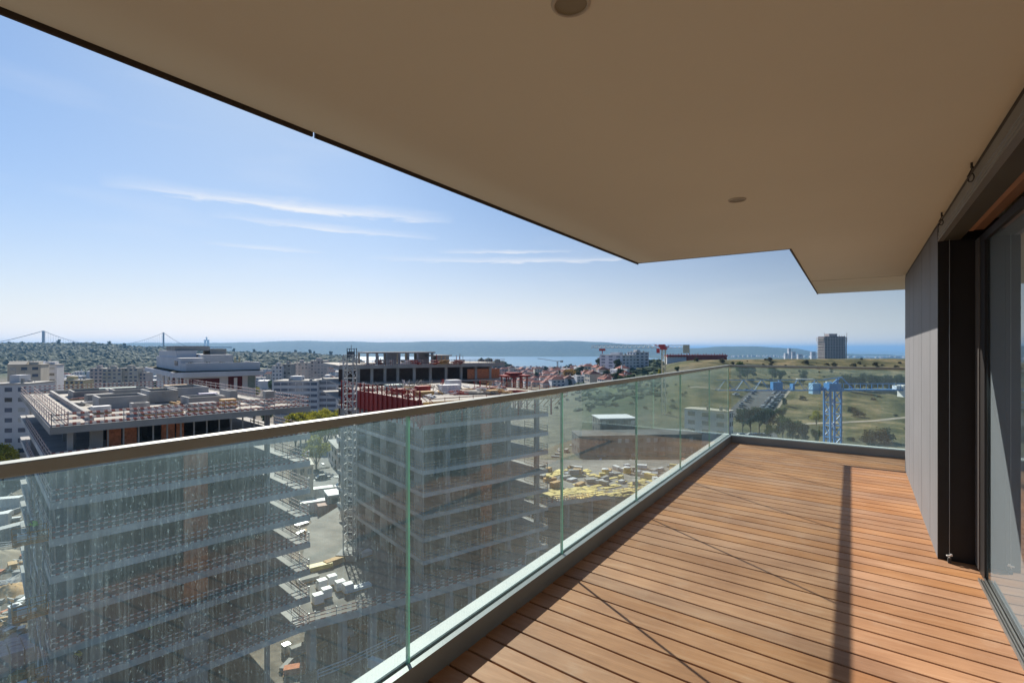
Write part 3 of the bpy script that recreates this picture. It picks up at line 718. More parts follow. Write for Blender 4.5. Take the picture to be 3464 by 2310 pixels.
def tree_proto(kind, lab, cat, m, h, r, h0, n, size, seed, trunk=.22):
    t = thing(kind, lab, cat, (0, -900, -30))
    bl = crown_blobs(seed, h0, h, r, 9)
    leaf_cloud(bl, n, size, seed).obj('crown', m, t)
    tb = MB(); g = random.Random(seed)
    tb.tube([(0, 0, -.6), (.05, .02, h0 * .6), (.1, -.05, h0 + (h - h0) * .55)], [trunk, trunk * .8, trunk * .3], 7)
    for b in bl[1:6]: tb.tube([(.05, 0, h0 * .75), (b[0] * .5, b[1] * .5, (h0 + b[2]) / 2), (b[0], b[1], b[2])], [trunk * .5, trunk * .35, trunk * .12], 5)
    tb.obj('trunk', BARK, t, smooth=True)
    note_kids(t); TREES[kind] = [t, False, h]
    return t
def plant(kind, p, h, lab, group=None, rz=None, wide=1.0):
    r = TREES[kind]; s = h / r[2]; rz = rnd.uniform(0, 6.28) if rz is None else rz
    if not r[1]:
        r[1] = True; o = r[0]; o.location = p; o.rotation_euler = (0, 0, rz); o.scale = (s * wide, s * wide, s); o['label'] = lab
        if group: o['group'] = group
        return o
    return copy_tree(r[0], p, rz, lab, (s * wide, s * wide, s), group)
tree_proto('broadleaf_tree', 'x', 'tree', LG, 8, 3.6, 1.6, 2600, .26, 11)
tree_proto('yellow_green_tree', 'x', 'tree', LY, 8, 3.6, 1.2, 3400, .20, 12)
tree_proto('autumn_tree', 'x', 'tree', LO, 7, 3.2, 1.3, 1800, .26, 13)
tree_proto('umbrella_pine', 'x', 'tree', LD_, 10, 4.2, 3.6, 2600, .28, 14)
tree_proto('dark_tree', 'x', 'tree', LD_, 8, 3.4, 1.2, 2400, .28, 15)
tree_proto('bush', 'x', 'bush', LB, 3, 2.4, .1, 1100, .22, 16, .08)
_pine = TREES['umbrella_pine'][0]

def build_forest():
    import bmesh
    bm = bmesh.new(); bmesh.ops.create_icosphere(bm, subdivisions=1, radius=1); bv = np.array([v.co[:] for v in bm.verts]); bf = np.array([[v.index for v in f.verts] for f in bm.faces]); bm.free()
    g = np.random.RandomState(4); P = []; 
    def region(n, u0, u1, d0, d1, rmin, rmax, keep=lambda u, d: True):
        k = 0
        while k < n:
            u = g.uniform(u0, u1); d = math.sqrt(g.uniform(d0 ** 2, d1 ** 2)); k += 1
            if not keep(u, d): continue
            p = at(u, d); P.append((p.x, p.y, g.uniform(rmin, rmax) ))
    region(8200, -260, 560, 860, 1880, 3.2, 9, lambda u, d: d > 900 + 60 * math.sin(u / 60))
    region(4200, 560, 1250, 980, 1900, 3.2, 9, lambda u, d: not (960 < u < 1100 and 1560 < d < 1700))
    region(260, 1250, 1640, 1300, 2300, 5, 9)
    region(90, 1560, 1720, 840, 1010, 3, 6)
    region(240, 1950, 2240, 300, 620, 2, 4.5)
    P = np.array(P); z = ground_z(P[:, 0], P[:, 1]); nv = len(bv); V = []; F = []
    for i in range(len(P)):
        r = P[i, 2]; j = 1 + .7 * (g.rand(nv, 1) - .45); s = bv * j * np.array([r * g.uniform(.9, 1.6), r * g.uniform(.9, 1.6), r * g.uniform(.45, .9)])
        V.append(s + np.array([P[i, 0], P[i, 1], z[i] + r * .15])); F.append(bf + i * nv)
    V = np.vstack(V); F = np.vstack(F)
    me = bpy.data.meshes.new('forest'); me.from_pydata(V.tolist(), [], F.tolist()); me.update()
    me.materials.append(leaf_mat('forest_canopy', (.04, .075, .04), (.075, .115, .055), .03))
    o = bpy.data.objects.new('forest', me); COL.objects.link(o); tag(o, 'dense green wood covering the slopes beyond the building site', 'forest', kind='stuff')
build_forest()

def build_haze():
    s = 55000
    mb = MB(); mb.box(-s, s, -s, s, -111, 125)
    m = bpy.data.materials.new('air_haze'); m.use_nodes = True; t = m.node_tree; t.nodes.clear()
    o = t.nodes.new('ShaderNodeOutputMaterial'); v = t.nodes.new('ShaderNodeVolumePrincipled')
    v.inputs['Color'].default_value = (.25, .50, .86, 1); v.inputs['Density'].default_value = HAZE; v.inputs['Anisotropy'].default_value = .2
    t.links.new(v.outputs[0], o.inputs['Volume'])
    ob = mb.obj('haze', m); tag(ob, kind='stuff', label='thin blue haze over the distance')
HAZE = .000085
build_haze()
# ================================================================== BUILDING SITE
GZ = -36.5           # site ground
def guard(mb, p, q, z, rows=(.58, .98), toe=True, seg=.27, post=2.4, ph=0, hs=1.0):
    """red and white guard boards from p to q (xy) standing on a slab at height z; materials 0 post 1 white 2 red"""
    p, q = Vector((p[0], p[1], 0)), Vector((q[0], q[1], 0)); L = (q - p).length; d = (q - p) / L
    n = max(2, int(L / seg)); s = L / n; rz = math.atan2(d.y, d.x)
    lines = [(r, .11) for r in rows] + ([(.09, .15)] if toe else [])
    for r, h in lines:
        h *= hs
        j = rnd.uniform(-.02, .02)
        for i in range(n):
            if rnd.random() < .015: continue
            c = p + d * (s * (i + .5)); mb.rbox((c.x, c.y, z + r + j), (s, .03, h), rz, 1 + (i + ph) % 2)
    k = max(1, round(L / post))
    for i in range(k + 1):
        c = p + d * (L * i / k); mb.rbox((c.x, c.y, z + .58), (.06, .06, 1.16), rz, 0)
GM = [STEEL, WHTW, REDW]

SLABE = mat('slab_edge_concrete', (.58, .58, .57), .9, .16, .5, stain=.3)
NETM = mat('grey_brown_netting', (.30, .27, .24), .9, .3, 1)
def building_a():
    t = thing('unfinished_building', 'grey concrete building shell with brick infill and striped guard rails, nearest on the left', 'building', at(168, 43, GZ), head(43.9), 'concrete shells under construction')
    L, W = 22.4, 46.0; T0 = (EYE - 6.65) - GZ         # roof top, from the base
    def part(mb, n, m): return mb.obj(n, m, t)
    # roof slab with kerb
    r = MB(); r.box(0, L, 0, W, T0 - .62, T0 - .08, 0, top=1); part(r, 'roof', [CONC2, CONCD])
    k = MB(); k.box(0, L, 0, .25, T0 - .079, T0); k.box(0, .25, .25, W, T0 - .079, T0); k.box(L - .25, L, .25, W, T0 - .079, T0); k.box(.25, L - .25, W - .25, W, T0 - .079, T0); part(k, 'roof_kerb', CONC2)
    z0 = T0 - .08
    u = MB()   # low walls on the roof
    u.box(3.0, 3.3, 3.2, 43, z0, z0 + .55); u.box(3.3, 12, 42.7, 43, z0, z0 + .5); u.box(18.8, 19.1, 3, 40, z0, z0 + .45)
    part(u, 'roof_upstand', CONC)
    for (x0, x1, y0, y1, h) in ((5.0, 9.4, 14, 18.5, 1.3), (10.2, 13.2, 17, 22, 1.5), (12.4, 16.2, 9, 12.5, 1.1), (6.5, 8.0, 5.2, 6.5, 1.2), (14.2, 18.0, 22, 29, 1.4), (8.2, 12.5, 27, 31, 1.2), (4.6, 8.6, 32, 38, .9), (17.6, 18.5, 12, 16, 1.4)):
        s = MB(); w = .22       # shaft upstands: open boxes
        s.box(x0, x1, y0, y0 + w, z0, z0 + h); s.box(x0, x1, y1 - w, y1, z0, z0 + h); s.box(x0, x0 + w, y0 + w, y1 - w, z0, z0 + h); s.box(x1 - w, x1, y0 + w, y1 - w, z0, z0 + h)
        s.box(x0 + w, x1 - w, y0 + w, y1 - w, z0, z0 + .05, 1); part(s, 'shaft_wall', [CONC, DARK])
    rr = [((.12, .12), (L - .12, .12)), ((.12, .12), (.12, W - .1)), ((L - .12, .12), (L - .12, W - .1)), ((.12, W - .1), (L - .12, W - .1)), ((1.3, 1.2), (L - 1, 1.3)), ((1.25, 1.2), (1.3, 42))]
    for a, b in rr: g = MB(); guard(g, a, b, T0); part(g, 'guard_rail', GM)
    # floors
    zb0 = (EYE - 7.32) - GZ; FH = 3.13
    for k in range(1, 9):
        zb = zb0 - FH * k; top = zb + .62
        s = MB(); s.box(0, L, 0, W, zb, top, 0, top=1)
        part(s, 'floor_slab', [SLABE, CONC])
        for a, b in (((.1, .1), (L - .1, .1)), ((.1, .16), (.1, 34)), ((L - .1, .16), (L - .1, 10)), ((18.9, 1.2), (19.0, 9))):
            if a[0] == 18.9 and k % 2 == 0: continue
            g = MB(); guard(g, a, b, top, ph=k); part(g, 'guard_rail', GM)
    # columns, reaching through the floors
    zt = T0 - .62
    def stack(x0, x1, y0, y1, m, name, ks=range(0, 9)):
        s = MB()
        for k in ks:
            a = zb0 - FH * (k + 1) + .62 if k < 8 else 0
            s.box(x0, x1, y0, y1, a + .001, zb0 - FH * k - .001)
        return part(s, name, m)
    for x, w in ((3.3, .9), (18.3, .4)):
        stack(x - w / 2, x + w / 2, 1.6, 2.2, CONC2 if w > .6 else CONC, 'column')
    for y in (8, 14, 20, 26, 32, 38): stack(2.0, 2.5, y, y + .5, CONC, 'column')
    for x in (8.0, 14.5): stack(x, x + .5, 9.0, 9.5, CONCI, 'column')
    stack(1.2, 1.6, .9, 1.2, CONC, 'column')
    stack(9.95, 12.05, .75, 1.0, BRICK, 'brick_wall', range(1, 6)); stack(9.95, 12.05, .75, 1.0, CONC2, 'pier', range(6, 9))
    # inner walls that close the view
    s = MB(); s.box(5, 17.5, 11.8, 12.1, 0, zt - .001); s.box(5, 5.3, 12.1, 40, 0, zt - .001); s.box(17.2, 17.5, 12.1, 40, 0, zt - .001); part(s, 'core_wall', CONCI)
    # top floor front: brick infill between posts
    za, zc = zb0 - FH + .62, zb0
    for x0, x1 in ((4.05, 5.1), (5.25, 6.3), (8.3, 9.4), (9.55, 10.2)): s = MB(); s.box(x0, x1, 1.8, 2.0, za + .5, zc - .002); part(s, 'brick_infill', BRICK)
    for i in range(13): s = MB(); s.box(4.0 + i * 1.15, 4.12 + i * 1.15, 1.25, 1.4, za + .001, zc - .002); part(s, 'post', CONC2)
    s = MB(); s.box(.4, 2.9, .5, .7, za + .001, za + .95); part(s, 'parapet_panel', CONC2)
    # props and bent bars on the long left side
    s = MB()
    for k in range(1, 9):
        a = zb0 - FH * (k + 1) + .62 if k < 8 else 0; b = zb0 - FH * k
        for i in range(18):
            y = 1.5 + i * 1.8 + rnd.uniform(-.3, .3); s.bar((.55, y, a), (.45 + rnd.uniform(-.1, .2), y + rnd.uniform(-.15, .15), b), .09)
    part(s, 'prop', STEEL)
    # hanging dust sheets on the left side
    g = random.Random(9)
    for i in range(26):
        s = MB()
        y = 1.0 + i * 1.15; w = g.uniform(.5, .9); h = g.uniform(2.2, 7); z = g.uniform(4, 23)
        n = 6
        for j in range(n):
            x = -.12 - .12 * (j % 2); s.quad([(x, y + w * j / n, z), (-.24 + .12 * (j % 2), y + w * (j + 1) / n, z), (-.24 + .12 * (j % 2), y + w * (j + 1) / n, z + h), (x, y + w * j / n, z + h)])
        part(s, 'dust_sheet', NETM)
    return t, T0, zb0, FH
BA, A_T0, A_ZB, A_FH = building_a()
def in_a(x, y, z):  # local point of building A in the world
    return parent_world(BA) @ Vector((x, y, z))

def loading_platform(k, lab, y=1.0, s=1.0):
    p = in_a(-2.2, y, A_ZB - A_FH * k + .3); t = thing('loading_platform', lab, 'loading platform', p, head(43.9), 'orange loading platforms on the left side')
    om = mat('orange_paint', (.50, .20, .04), .6, .25, 2)
    m = MB(); m.box(0, 2.3, 0, 2.2, 0, .14); m.box(.2, 2.1, .2, 2.0, .14, .2); m.obj('deck', om, t)
    m = MB()
    for yy in (0, 2.15):
        for z in (.5, 1.0): m.bar((0, yy, z), (2.2, yy, z), .06)
    for z in (.5, 1.0): m.bar((0, 0, z), (0, 2.2, z), .06)
    for xx in (0, 1.1, 2.2):
        for yy in (0, 2.15): m.bar((xx, yy, .1), (xx, yy, 1.05), .06)
    m.obj('rail', om, t); m = MB(); m.box(.3, .9, .5, 1.3, .2, .75); m.box(1.0, 1.5, .6, 1.0, .2, .5); m.obj('load', WHITEP, t)
loading_platform(3, 'upper orange loading platform beside the crouching worker in green vest')
loading_platform(5, 'middle orange loading platform on the left side of the nearest concrete shell')
loading_platform(7, 'lowest orange loading platform near the bottom left corner of the photo')

def person(loc, rz, lab, vest, legs, pose='bend', s=1.0):
    if pose == 'bend':
        J = dict(pel=(0, 0, .82), ch=(.24, 0, 1.16), nk=(.34, 0, 1.27), hd=(.44, 0, 1.36),
                 ls=(.26, .19, 1.17), le=(.42, .24, .95), lh=(.56, .18, .80), rs=(.26, -.19, 1.17), re=(.42, -.24, .95), rh=(.56, -.18, .80),
                 lk=(.10, .11, .46), lf=(-.06, .12, .06), lt=(.12, .13, .03), rk=(.16, -.11, .46), rf=(.02, -.12, .06), rt=(.2, -.13, .03))
    else:
        J = dict(pel=(0, 0, .92), ch=(.0, 0, 1.30), nk=(.01, 0, 1.47), hd=(.03, 0, 1.60),
                 ls=(0, .19, 1.40), le=(.03, .26, 1.13), lh=(.18, .24, .92), rs=(0, -.19, 1.40), re=(.02, -.25, 1.12), rh=(.15, -.23, .90),
                 lk=(.05, .10, .49), lf=(-.03, .11, .06), lt=(.14, .12, .03), rk=(.0, -.10, .49), rf=(-.06, -.11, .06), rt=(.11, -.12, .03))
    rad = dict(pel=.14, ch=.155, nk=.06, hd=.10, ls=.075, le=.05, lh=.04, rs=.075, re=.05, rh=.04, lk=.065, lf=.05, lt=.04, rk=.065, rf=.05, rt=.04)
    E = [('pel', 'ch'), ('ch', 'nk'), ('nk', 'hd'), ('ch', 'ls'), ('ls', 'le'), ('le', 'lh'), ('ch', 'rs'), ('rs', 're'), ('re', 'rh'), ('pel', 'lk'), ('lk', 'lf'), ('lf', 'lt'), ('pel', 'rk'), ('rk', 'rf'), ('rf', 'rt')]
    ks = list(J); me = bpy.data.meshes.new('body'); me.from_pydata([J[k] for k in ks], [(ks.index(a), ks.index(b)) for a, b in E], [])
    me.materials.append(legs)
    t = thing('person', lab, 'person', loc, rz)
    o = bpy.data.objects.new('body', me); COL.objects.link(o); o.parent = t
    sk = o.modifiers.new('skin', 'SKIN'); sk.use_smooth_shade = True
    for i, k in enumerate(ks): me.skin_vertices[0].data[i].radius = (rad[k], rad[k])
    me.skin_vertices[0].data[0].use_root = True
    ss = o.modifiers.new('sub', 'SUBSURF'); ss.levels = 1; ss.render_levels = 1
    v = MB(); a, b = Vector(J['pel']), Vector(J['nk']); pts = [a.lerp(b, f) for f in (.1, .4, .75, .98)]
    v.tube(pts, [.175, .19, .20, .13], 10); v.tube([J['ls'], Vector(J['ls']).lerp(Vector(J['le']), .7)], [.095, .075], 8); v.tube([J['rs'], Vector(J['rs']).lerp(Vector(J['re']), .7)], [.095, .075], 8)
    v.obj('vest', vest, t, smooth=True)
    h = MB(); c = Vector(J['hd']) + Vector((0, 0, .04)); n = 10
    h.tube([c + Vector((0, 0, z)) for z in (0, .01, .06, .10, .115)], [.15, .128, .118, .08, .02], n); h.obj('helmet', WHITEP, t, smooth=True)
    sk_ = MB(); sk_.tube([Vector(J['hd']) + Vector((.02, 0, z)) for z in (-.10, -.04, .03)], [.06, .095, .10], 8); sk_.obj('face', mat('skin', (.42, .26, .19), .6), t, smooth=True)
    return t
HIV = mat('hi_vis_green', (.30, .60, .10), .7, .1, 3); HIY = mat('hi_vis_yellow', (.62, .58, .12), .7, .1, 3); NAVY = mat('navy_trousers', (.03, .04, .07), .8)
person(in_a(-.7, 2.0, A_ZB - A_FH * 3 + .62), head(-80), 'crouching worker in green hi-vis jacket on the orange loading platform', HIV, NAVY)
person(in_a(7.6, 3.0, A_ZB - A_FH * 7 + .62), head(60), 'worker in green vest inside the shell, beside the white pier', HIV, NAVY, 'stand')
person(in_a(2.3, 2.6, A_ZB - A_FH * 7 + .62), head(200), 'worker in yellow vest inside the shell near its front left corner', HIY, NAVY, 'bend')

def stack_thing(loc, rz, size, n, m, lab, name='material_stack', cat='stack', group=None):
    """pallet with layers of goods"""
    t = thing(name, lab, cat, loc, rz, group); sx, sy, sz = size
    p = MB()
    for i in range(3): p.box(-sx / 2, sx / 2, -sy / 2 + i * (sy - .1) / 2, -sy / 2 + i * (sy - .1) / 2 + .1, 0, .10)
    p.box(-sx / 2, sx / 2, -sy / 2, sy / 2, .101, .13); p.obj('pallet', TIMB, t)
    g = MB(); h = (sz - .13) / n
    for i in range(n):
        j = rnd.uniform(-.04, .04); k = rnd.uniform(-.04, .04)
        g.box(-sx / 2 + .05 + j, sx / 2 - .05 + j, -sy / 2 + .05 + k, sy / 2 - .05 + k, .131 + h * i, .131 + h * (i + 1) - .02)
    g.obj('goods', m, t); return t
OCH = mat('ochre_bundle', (.55, .38, .06), .8, .2, 1); BLT = mat('blue_tarp', (.07, .09, .32), .6, .2, 1); GRT = mat('pale_green_sheet', (.45, .55, .50), .7, .2, 1)
ra = A_T0 - .08
roof_goods = [(4.6, 9.5, (1.6, 1.0, .8), WHITEP, 'white pallet load on the near left of the first concrete roof'),
 (9.0, 4.4, (3.4, 1.0, .7), WHITEW, 'long white wrapped load behind the front guard rail of the first concrete roof'),
 (12.6, 4.6, (2.6, 1.1, .9), CONC, 'grey sacks piled next to the long white load on the concrete roof'),
 (13.4, 33.0, (2.4, 1.2, .8), OCH, 'ochre bundle on the far half of the first concrete roof'),
 (10.0, 36.0, (4.4, 1.4, 1.0), GRT, 'pale green sheets stacked at the back of the first concrete roof'),
 (16.2, 31.5, (3.0, 1.2, 1.3), TIMB, 'timber boards stacked at the back right of the first concrete roof'),
 (17.0, 18.6, (2.2, 1.0, .8), BLT, 'blue tarpaulin bundle on the right side of the first concrete roof'),
 (15.5, 5.8, (1.6, 1.2, 1.0), TIMB, 'brown crate of formwork panels at the front right of the first concrete roof'),
 (20.6, 7.5, (1.2, 1.2, 1.5), CONC, 'grey cube pack near the right corner of the first concrete roof'),
 (6.4, 24.5, (2.8, 1.4, 1.0), CONC, 'dark grey block stack in the middle of the first concrete roof')]
for x, y, s, m, lab in roof_goods: stack_thing(in_a(x, y, ra + .001), head(43.9) + rnd.uniform(-.15, .15), s, rnd.randint(2, 4), m, lab)
g_ = random.Random(21)
for i in range(46):
    p = in_a(g_.uniform(4, 18), g_.uniform(7, 40), ra + .002); m = MB()
    for k in range(g_.randint(3, 7)): m.rbox((g_.uniform(-.2, .2), g_.uniform(-.4, .4), .05 + .09 * (k // 2)), (g_.uniform(2, 3.6), .14, .07), g_.uniform(-.12, .12))
    o = m.obj('plank_pile', g_.choice([TIMB, CONC, REDW, DARK, CONC, WHITEW])); o.location = p; o.rotation_euler = (0, 0, g_.uniform(0, 3.1))
    tag(o, 'loose boards lying between the low walls of the first concrete roof', 'plank pile', 'loose boards on the first concrete roof')

def building_b():
    t = thing('unfinished_building', 'second concrete shell with dark red screen and yellow formwork edge, right of the white crane', 'building', at(1431, 70, GZ), head(52), 'concrete shells under construction')
    L, W = 23.0, 34.0; T0 = (EYE - 7.5) - GZ; FH = 3.08
    part = lambda mb, n, m: mb.obj(n, m, t)
    r = MB(); r.box(0, L + 3, 0, W, T0 - .35, T0, 0, top=1); part(r, 'roof', [CONC, CONCD])
    zb0 = (EYE - 8.1) - GZ
    for k in range(1, 9):
        zb = zb0 - FH * k; top = zb + .42
        if zb < 4.5: break
        top = zb + .58; s = MB(); s.box(0, L, 0, W, zb, top, 0, top=1); part(s, 'floor_slab', [SLABE, CONC])
        for a, b in (((.1, .1), (L - .1, .1)), ((.1, .16), (.1, W - 1)), ((L - .1, .16), (L - .1, 6))): g = MB(); guard(g, a, b, top, seg=.3, hs=.55); part(g, 'guard_rail', [STEEL, TIMB, CONC2])
    def stack(x0, x1, y0, y1, m, name, a0=0, b0=None):
        s = MB()
        for k in range(0, 9):
            zt = zb0 - FH * k - .001; zl = zb0 - FH * (k + 1) + .581
            if zt < a0 + 1: break
            s.box(x0, x1, y0, y1, max(zl, a0), zt)
        part(s, name, m)
    for x in (4.4, 15.5, 21.5): stack(x, x + .7, 1.3, 1.9, CONC, 'column')
    stack(10.1, 12.0, .6, .9, BRICK, 'brick_wall')
    # left face: walls with window openings
    s = MB(); ys = [1.2, 3.6, 7.0, 9.4, 13, 15.4, 19, 21.4, 25, 27.4, 31, 33.6]
    for i in range(0, len(ys) - 1, 2): s.box(.5, .8, ys[i], ys[i + 1], 0, zb0 - FH - .01)
    s.box(.55, .8, 3.61, 6.99, 0, 6); part(s, 'side_wall', CONC2)
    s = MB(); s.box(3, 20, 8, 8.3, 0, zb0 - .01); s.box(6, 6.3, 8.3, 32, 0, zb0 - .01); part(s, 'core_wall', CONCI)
    # red climbing screen along the left side
    s = MB(); n = 17
    for i in range(n):
        y0 = -.3 + i * (W - 4) / n; y1 = y0 + (W - 4) / n - .08
        s.box(-.55, -.45, y0, y1, T0 - 2.6, T0 + .35, 0)
    part(s, 'screen_panel', REDP)
    s = MB()
    for i in range(n + 1):
        y = -.32 + i * (W - 4) / n; s.box(-.75, -.56, y - .07, y + .07, T0 - 3.4, T0 + 1.7, 0)
        s.bar((-.65, y, T0 + 1.6), (1.4, y, T0 + .02), .07)
    for z in (T0 + .95, T0 + 1.55): s.bar((-.65, -.3, z), (-.65, W - 4.3, z), .07)
    part(s, 'screen_post', REDP)
    s = MB(); s.box(-.55, -.3, -.3, .6, T0 - 3.2, T0 + .5); s.box(-.3, 1.6, -.4, -.3, T0 - 3.0, T0 - .4); part(s, 'screen_return', REDP)
    # cantilevered formwork beams on the front edge
    s = MB()
    for i in range(40):
        x = .3 + i * .64; s.box(x, x + .12, -1.6, .4, T0 - .62, T0 - .42)
        if i % 2 == 0: s.bar((x + .06, -1.4, T0 - .6), (x + .06, .2, T0 - 1.9), .09)
    part(s, 'formwork_beam', TIMB)
    s = MB(); s.box(0, L + 3, -1.7, -1.45, T0 - .41, T0 - .36); s.box(0, L + 3, -1.0, -.2, T0 - .41, T0 - .36); s.box(.0, L + 3, -.15, -.002, T0 - .41, T0 + .1); part(s, 'formwork_board', YELP)
    g = MB(); guard(g, (.2, -1.55), (L + 2.8, -1.55), T0 - .36, rows=(.5, 1.0)); part(g, 'guard_rail', [REDP, TIMB, REDW]); g = MB(); guard(g, (L + 2.9, -1.5), (L + 2.9, 24), T0); part(g, 'guard_rail', [REDP, TIMB, REDW])
    s = MB()
    for x in (3, 6.5, 10, 13.5, 17, 20.5, 24): s.box(x - .1, x + .1, .3, .5, T0 - 3.5, T0 - .36)
    part(s, 'prop', REDP)
    return t, T0
BB, B_T0 = building_b()
def in_b(x, y, z): return parent_world(BB) @ Vector((x, y, z))
bg_ = [(5, 9, (3.0, 1.5, .8), TIMB, 'brown timber pile at the front of the red screened roof'), (12, 13, (3.5, 2.0, 1.3), WHITEP, 'white sheeted heap in the middle of the red screened roof'),
 (9, 17, (2.5, 1.5, 1.0), REDP, 'dark red formwork stack in the middle of the red screened roof'), (16, 6, (2.2, 1.2, .6), TIMB, 'pale timber pallet at the front right of the red screened roof'),
 (6, 22, (3, 2, 1.1), GRT, 'grey green sheet pile at the back of the red screened roof'), (17, 20, (2.5, 2.5, 1.6), WHITEW, 'pale dome shaped cover on the right of the red screened roof'),
 (21, 12, (4, 1.2, .6), REDW, 'reddish board stack at the right edge of the red screened roof'), (3.5, 15, (2.4, 1.4, .9), REDP, 'red panel stack just inside the red screen')]
for x, y, s, m, lab in bg_: stack_thing(in_b(x, y, B_T0 + .002), head(52) + rnd.uniform(-.3, .3), s, rnd.randint(2, 4), m, lab)
for i in range(50):
    p = in_b(g_.uniform(2, 22), g_.uniform(5, 30), B_T0 + .003); m = MB()
    for k in range(g_.randint(4, 9)): m.rbox((g_.uniform(-.3, .3), g_.uniform(-.5, .5), .05 + .12 * (k // 2)), (g_.uniform(1.5, 3.4), .2, .09), g_.uniform(-.3, .3))
    if i % 3 == 0:
        for k in range(4): m.bar((g_.uniform(-1, 1), g_.uniform(-1, 1), 0), (g_.uniform(-1, 1), g_.uniform(-1, 1), 1.5), .08)
    o = m.obj('plank_pile', g_.choice([TIMB, CONC2, REDP, WHITEW])); o.location = p; o.rotation_euler = (0, 0, g_.uniform(0, 3.1))
    tag(o, 'loose boards and props scattered over the red screened roof', 'plank pile', 'loose boards on the red screened roof')

def building_c():
    """the bare frame behind with a penthouse"""
    c = at(1250, 118); t = thing('unfinished_building', 'bare concrete frame with open penthouse behind the red screened roof', 'building', (c.x, c.y, GZ), head(62), 'concrete shells under construction')
    P = lambda mb, n, m: mb.obj(n, m, t)
    H = lambda v, d=118: zv(v, d) - GZ
    r = MB(); r.box(-7, 34, -2, 24, H(1246), H(1234), 0, top=1); r.obj('roof', [CONC, CONCD], t)
    r = MB(); r.box(-7, 34, -2, 24, H(1246) - 3.6, H(1246) - 3.2); r.box(-7, 34, -2, 24, H(1246) - 7, H(1246) - 6.6); P(r, 'floor_slab', CONC)
    for x in (-6, -3, 0, 3, 6, 10, 14, 18, 22, 26, 30):
        s = MB(); s.box(x, x + .6, -1.2, -.6, H(1246) - 6.59, H(1246) - .01); P(s, 'column', CONC)
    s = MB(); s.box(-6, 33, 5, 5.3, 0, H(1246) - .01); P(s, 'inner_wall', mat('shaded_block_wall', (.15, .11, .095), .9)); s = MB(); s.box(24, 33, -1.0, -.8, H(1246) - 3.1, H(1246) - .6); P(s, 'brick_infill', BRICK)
    z1 = H(1191)
    s = MB(); s.box(0, 17, 3, 14, z1 - .35, z1); s.box(15.0, 21, 2, 12, z1 - 1.1, z1 - .8); P(s, 'penthouse_roof', CONC)
    for x in (0, 2.2, 4.6, 7.6, 9.8, 12.2, 16):
        for y in (3, 13): s = MB(); s.box(x, x + .5, y, y + .5, H(1234) + .01, z1 - .36); P(s, 'penthouse_column', CONC)
    for q in ((5.2, 7.4, 4, 8, .36), (13, 16, 5, 8, .36), (17.2, 20.5, 2.6, 6, 1.11)): s = MB(); s.box(*q[:4], H(1234) + .01, z1 - q[4]); P(s, 'penthouse_wall', CONC)
    g = MB(); guard(g, (-6.9, -1.9), (33.9, -1.9), H(1234)); P(g, 'guard_rail', GM)
building_c()
for i in range(16):
    c = at(g_.uniform(1235, 1560), g_.uniform(119, 128)); c.z = zv(1234, 118) + .01; m = MB()
    for k in range(5): m.rbox((g_.uniform(-.5, .5), g_.uniform(-.5, .5), .1 + .2 * k), (g_.uniform(1, 3), .5, .18), g_.uniform(-.4, .4))
    if i % 2: m.bar((0, 0, 0), (0, 0, g_.uniform(1.5, 2.6)), .12); m.bar((1, .3, 0), (1, .3, g_.uniform(1, 2)), .1)
    o = m.obj('plank_pile', g_.choice([TIMB, CONC, REDP, WHITEW, REDW])); o.location = c; o.rotation_euler = (0, 0, g_.uniform(0, 3)); tag(o, 'boards and props piled on the frame behind the second shell', 'plank pile', 'boards on the bare frame roof')

# podium deck that joins the blocks
def podium():
    t = thing('podium_deck', 'raised concrete podium slab on columns between the unfinished buildings', 'podium', (0, 0, GZ))
    zt = (EYE - 31.8) - GZ
    pts = [at(990, 58.5), at(1400, 66), at(1776, 75.5), at(1800, 104), at(2080, 112), at(2330, 122), at(2330, 146), at(1500, 146), at(1200, 110), at(1040, 92)]
    m = MB(); m.prism([(p.x, p.y) for p in pts], zt - .9, zt, 1, side=0, bot=0); m.obj('slab', [SLABE, mat('worn_podium_slab', (.25, .235, .21), .95, .3, .25, stain=.4)], t)
    g = MB()
    for a, b in zip(pts[:5], pts[1:6]): guard(g, (a.x, a.y), (b.x, b.y), zt, seg=.6)
    g.obj('guard_rail', GM, t)
    for a, b, n in ((pts[0], pts[1], 4), (pts[1], pts[2], 5), (pts[3], pts[5], 7)):
        for i in range(n):
            c = a.lerp(b, (i + .4) / n) + Vector((FW[0], FW[1], 0)) * 1.5; s = MB(); s.box(c.x - .4, c.x + .4, c.y - .4, c.y + .4, 0, zt - .901); s.obj('column', CONC, t)
    return zt + GZ
POD = podium()
def on_pod(u, v, z=None):
    z = POD if z is None else z
    d = (EYE - z) * FPX / (v - 1178); p = at(u, d, z + .004); return p
# white cube packs
WP = [(1075, 2040), (1104, 2020), (1088, 1990), (1122, 1975), (1150, 1995), (1178, 2003)]
for i, (u, v) in enumerate(WP):
    p = on_pod(u, v)
    stack_thing(p, head(50), (1.25, 1.1, 1.25), 3, WHITEP, 'white wrapped pallet cube on the podium deck at the foot of the white crane', 'pallet_load', 'pallet', 'white pallet cubes on the podium deck')
for i, (u, v, s, m, lab) in enumerate([(1215, 1992, (3.2, 1.2, .5), WHITEP, 'flat stack of white panels at the right of the pallet cubes'), (1235, 1880, (2, 1.2, .8), WHITEW, 'small white load near the crane base'),
    (1075, 1925, (4, 1.4, .7), YELP, 'pale timber stack on the podium by the first shell'), (1135, 1905, (3.5, 1.2, .8), TIMB, 'brown timber stack in front of the crane base'), (1040, 1965, (3, 1.2, .6), CONC2, 'pale block row between the shell and the pallet cubes')]):
    stack_thing(on_pod(u, v), head(50) + rnd.uniform(-.2, .2), s, 3, m, lab)
m = MB(); g2 = random.Random(5)
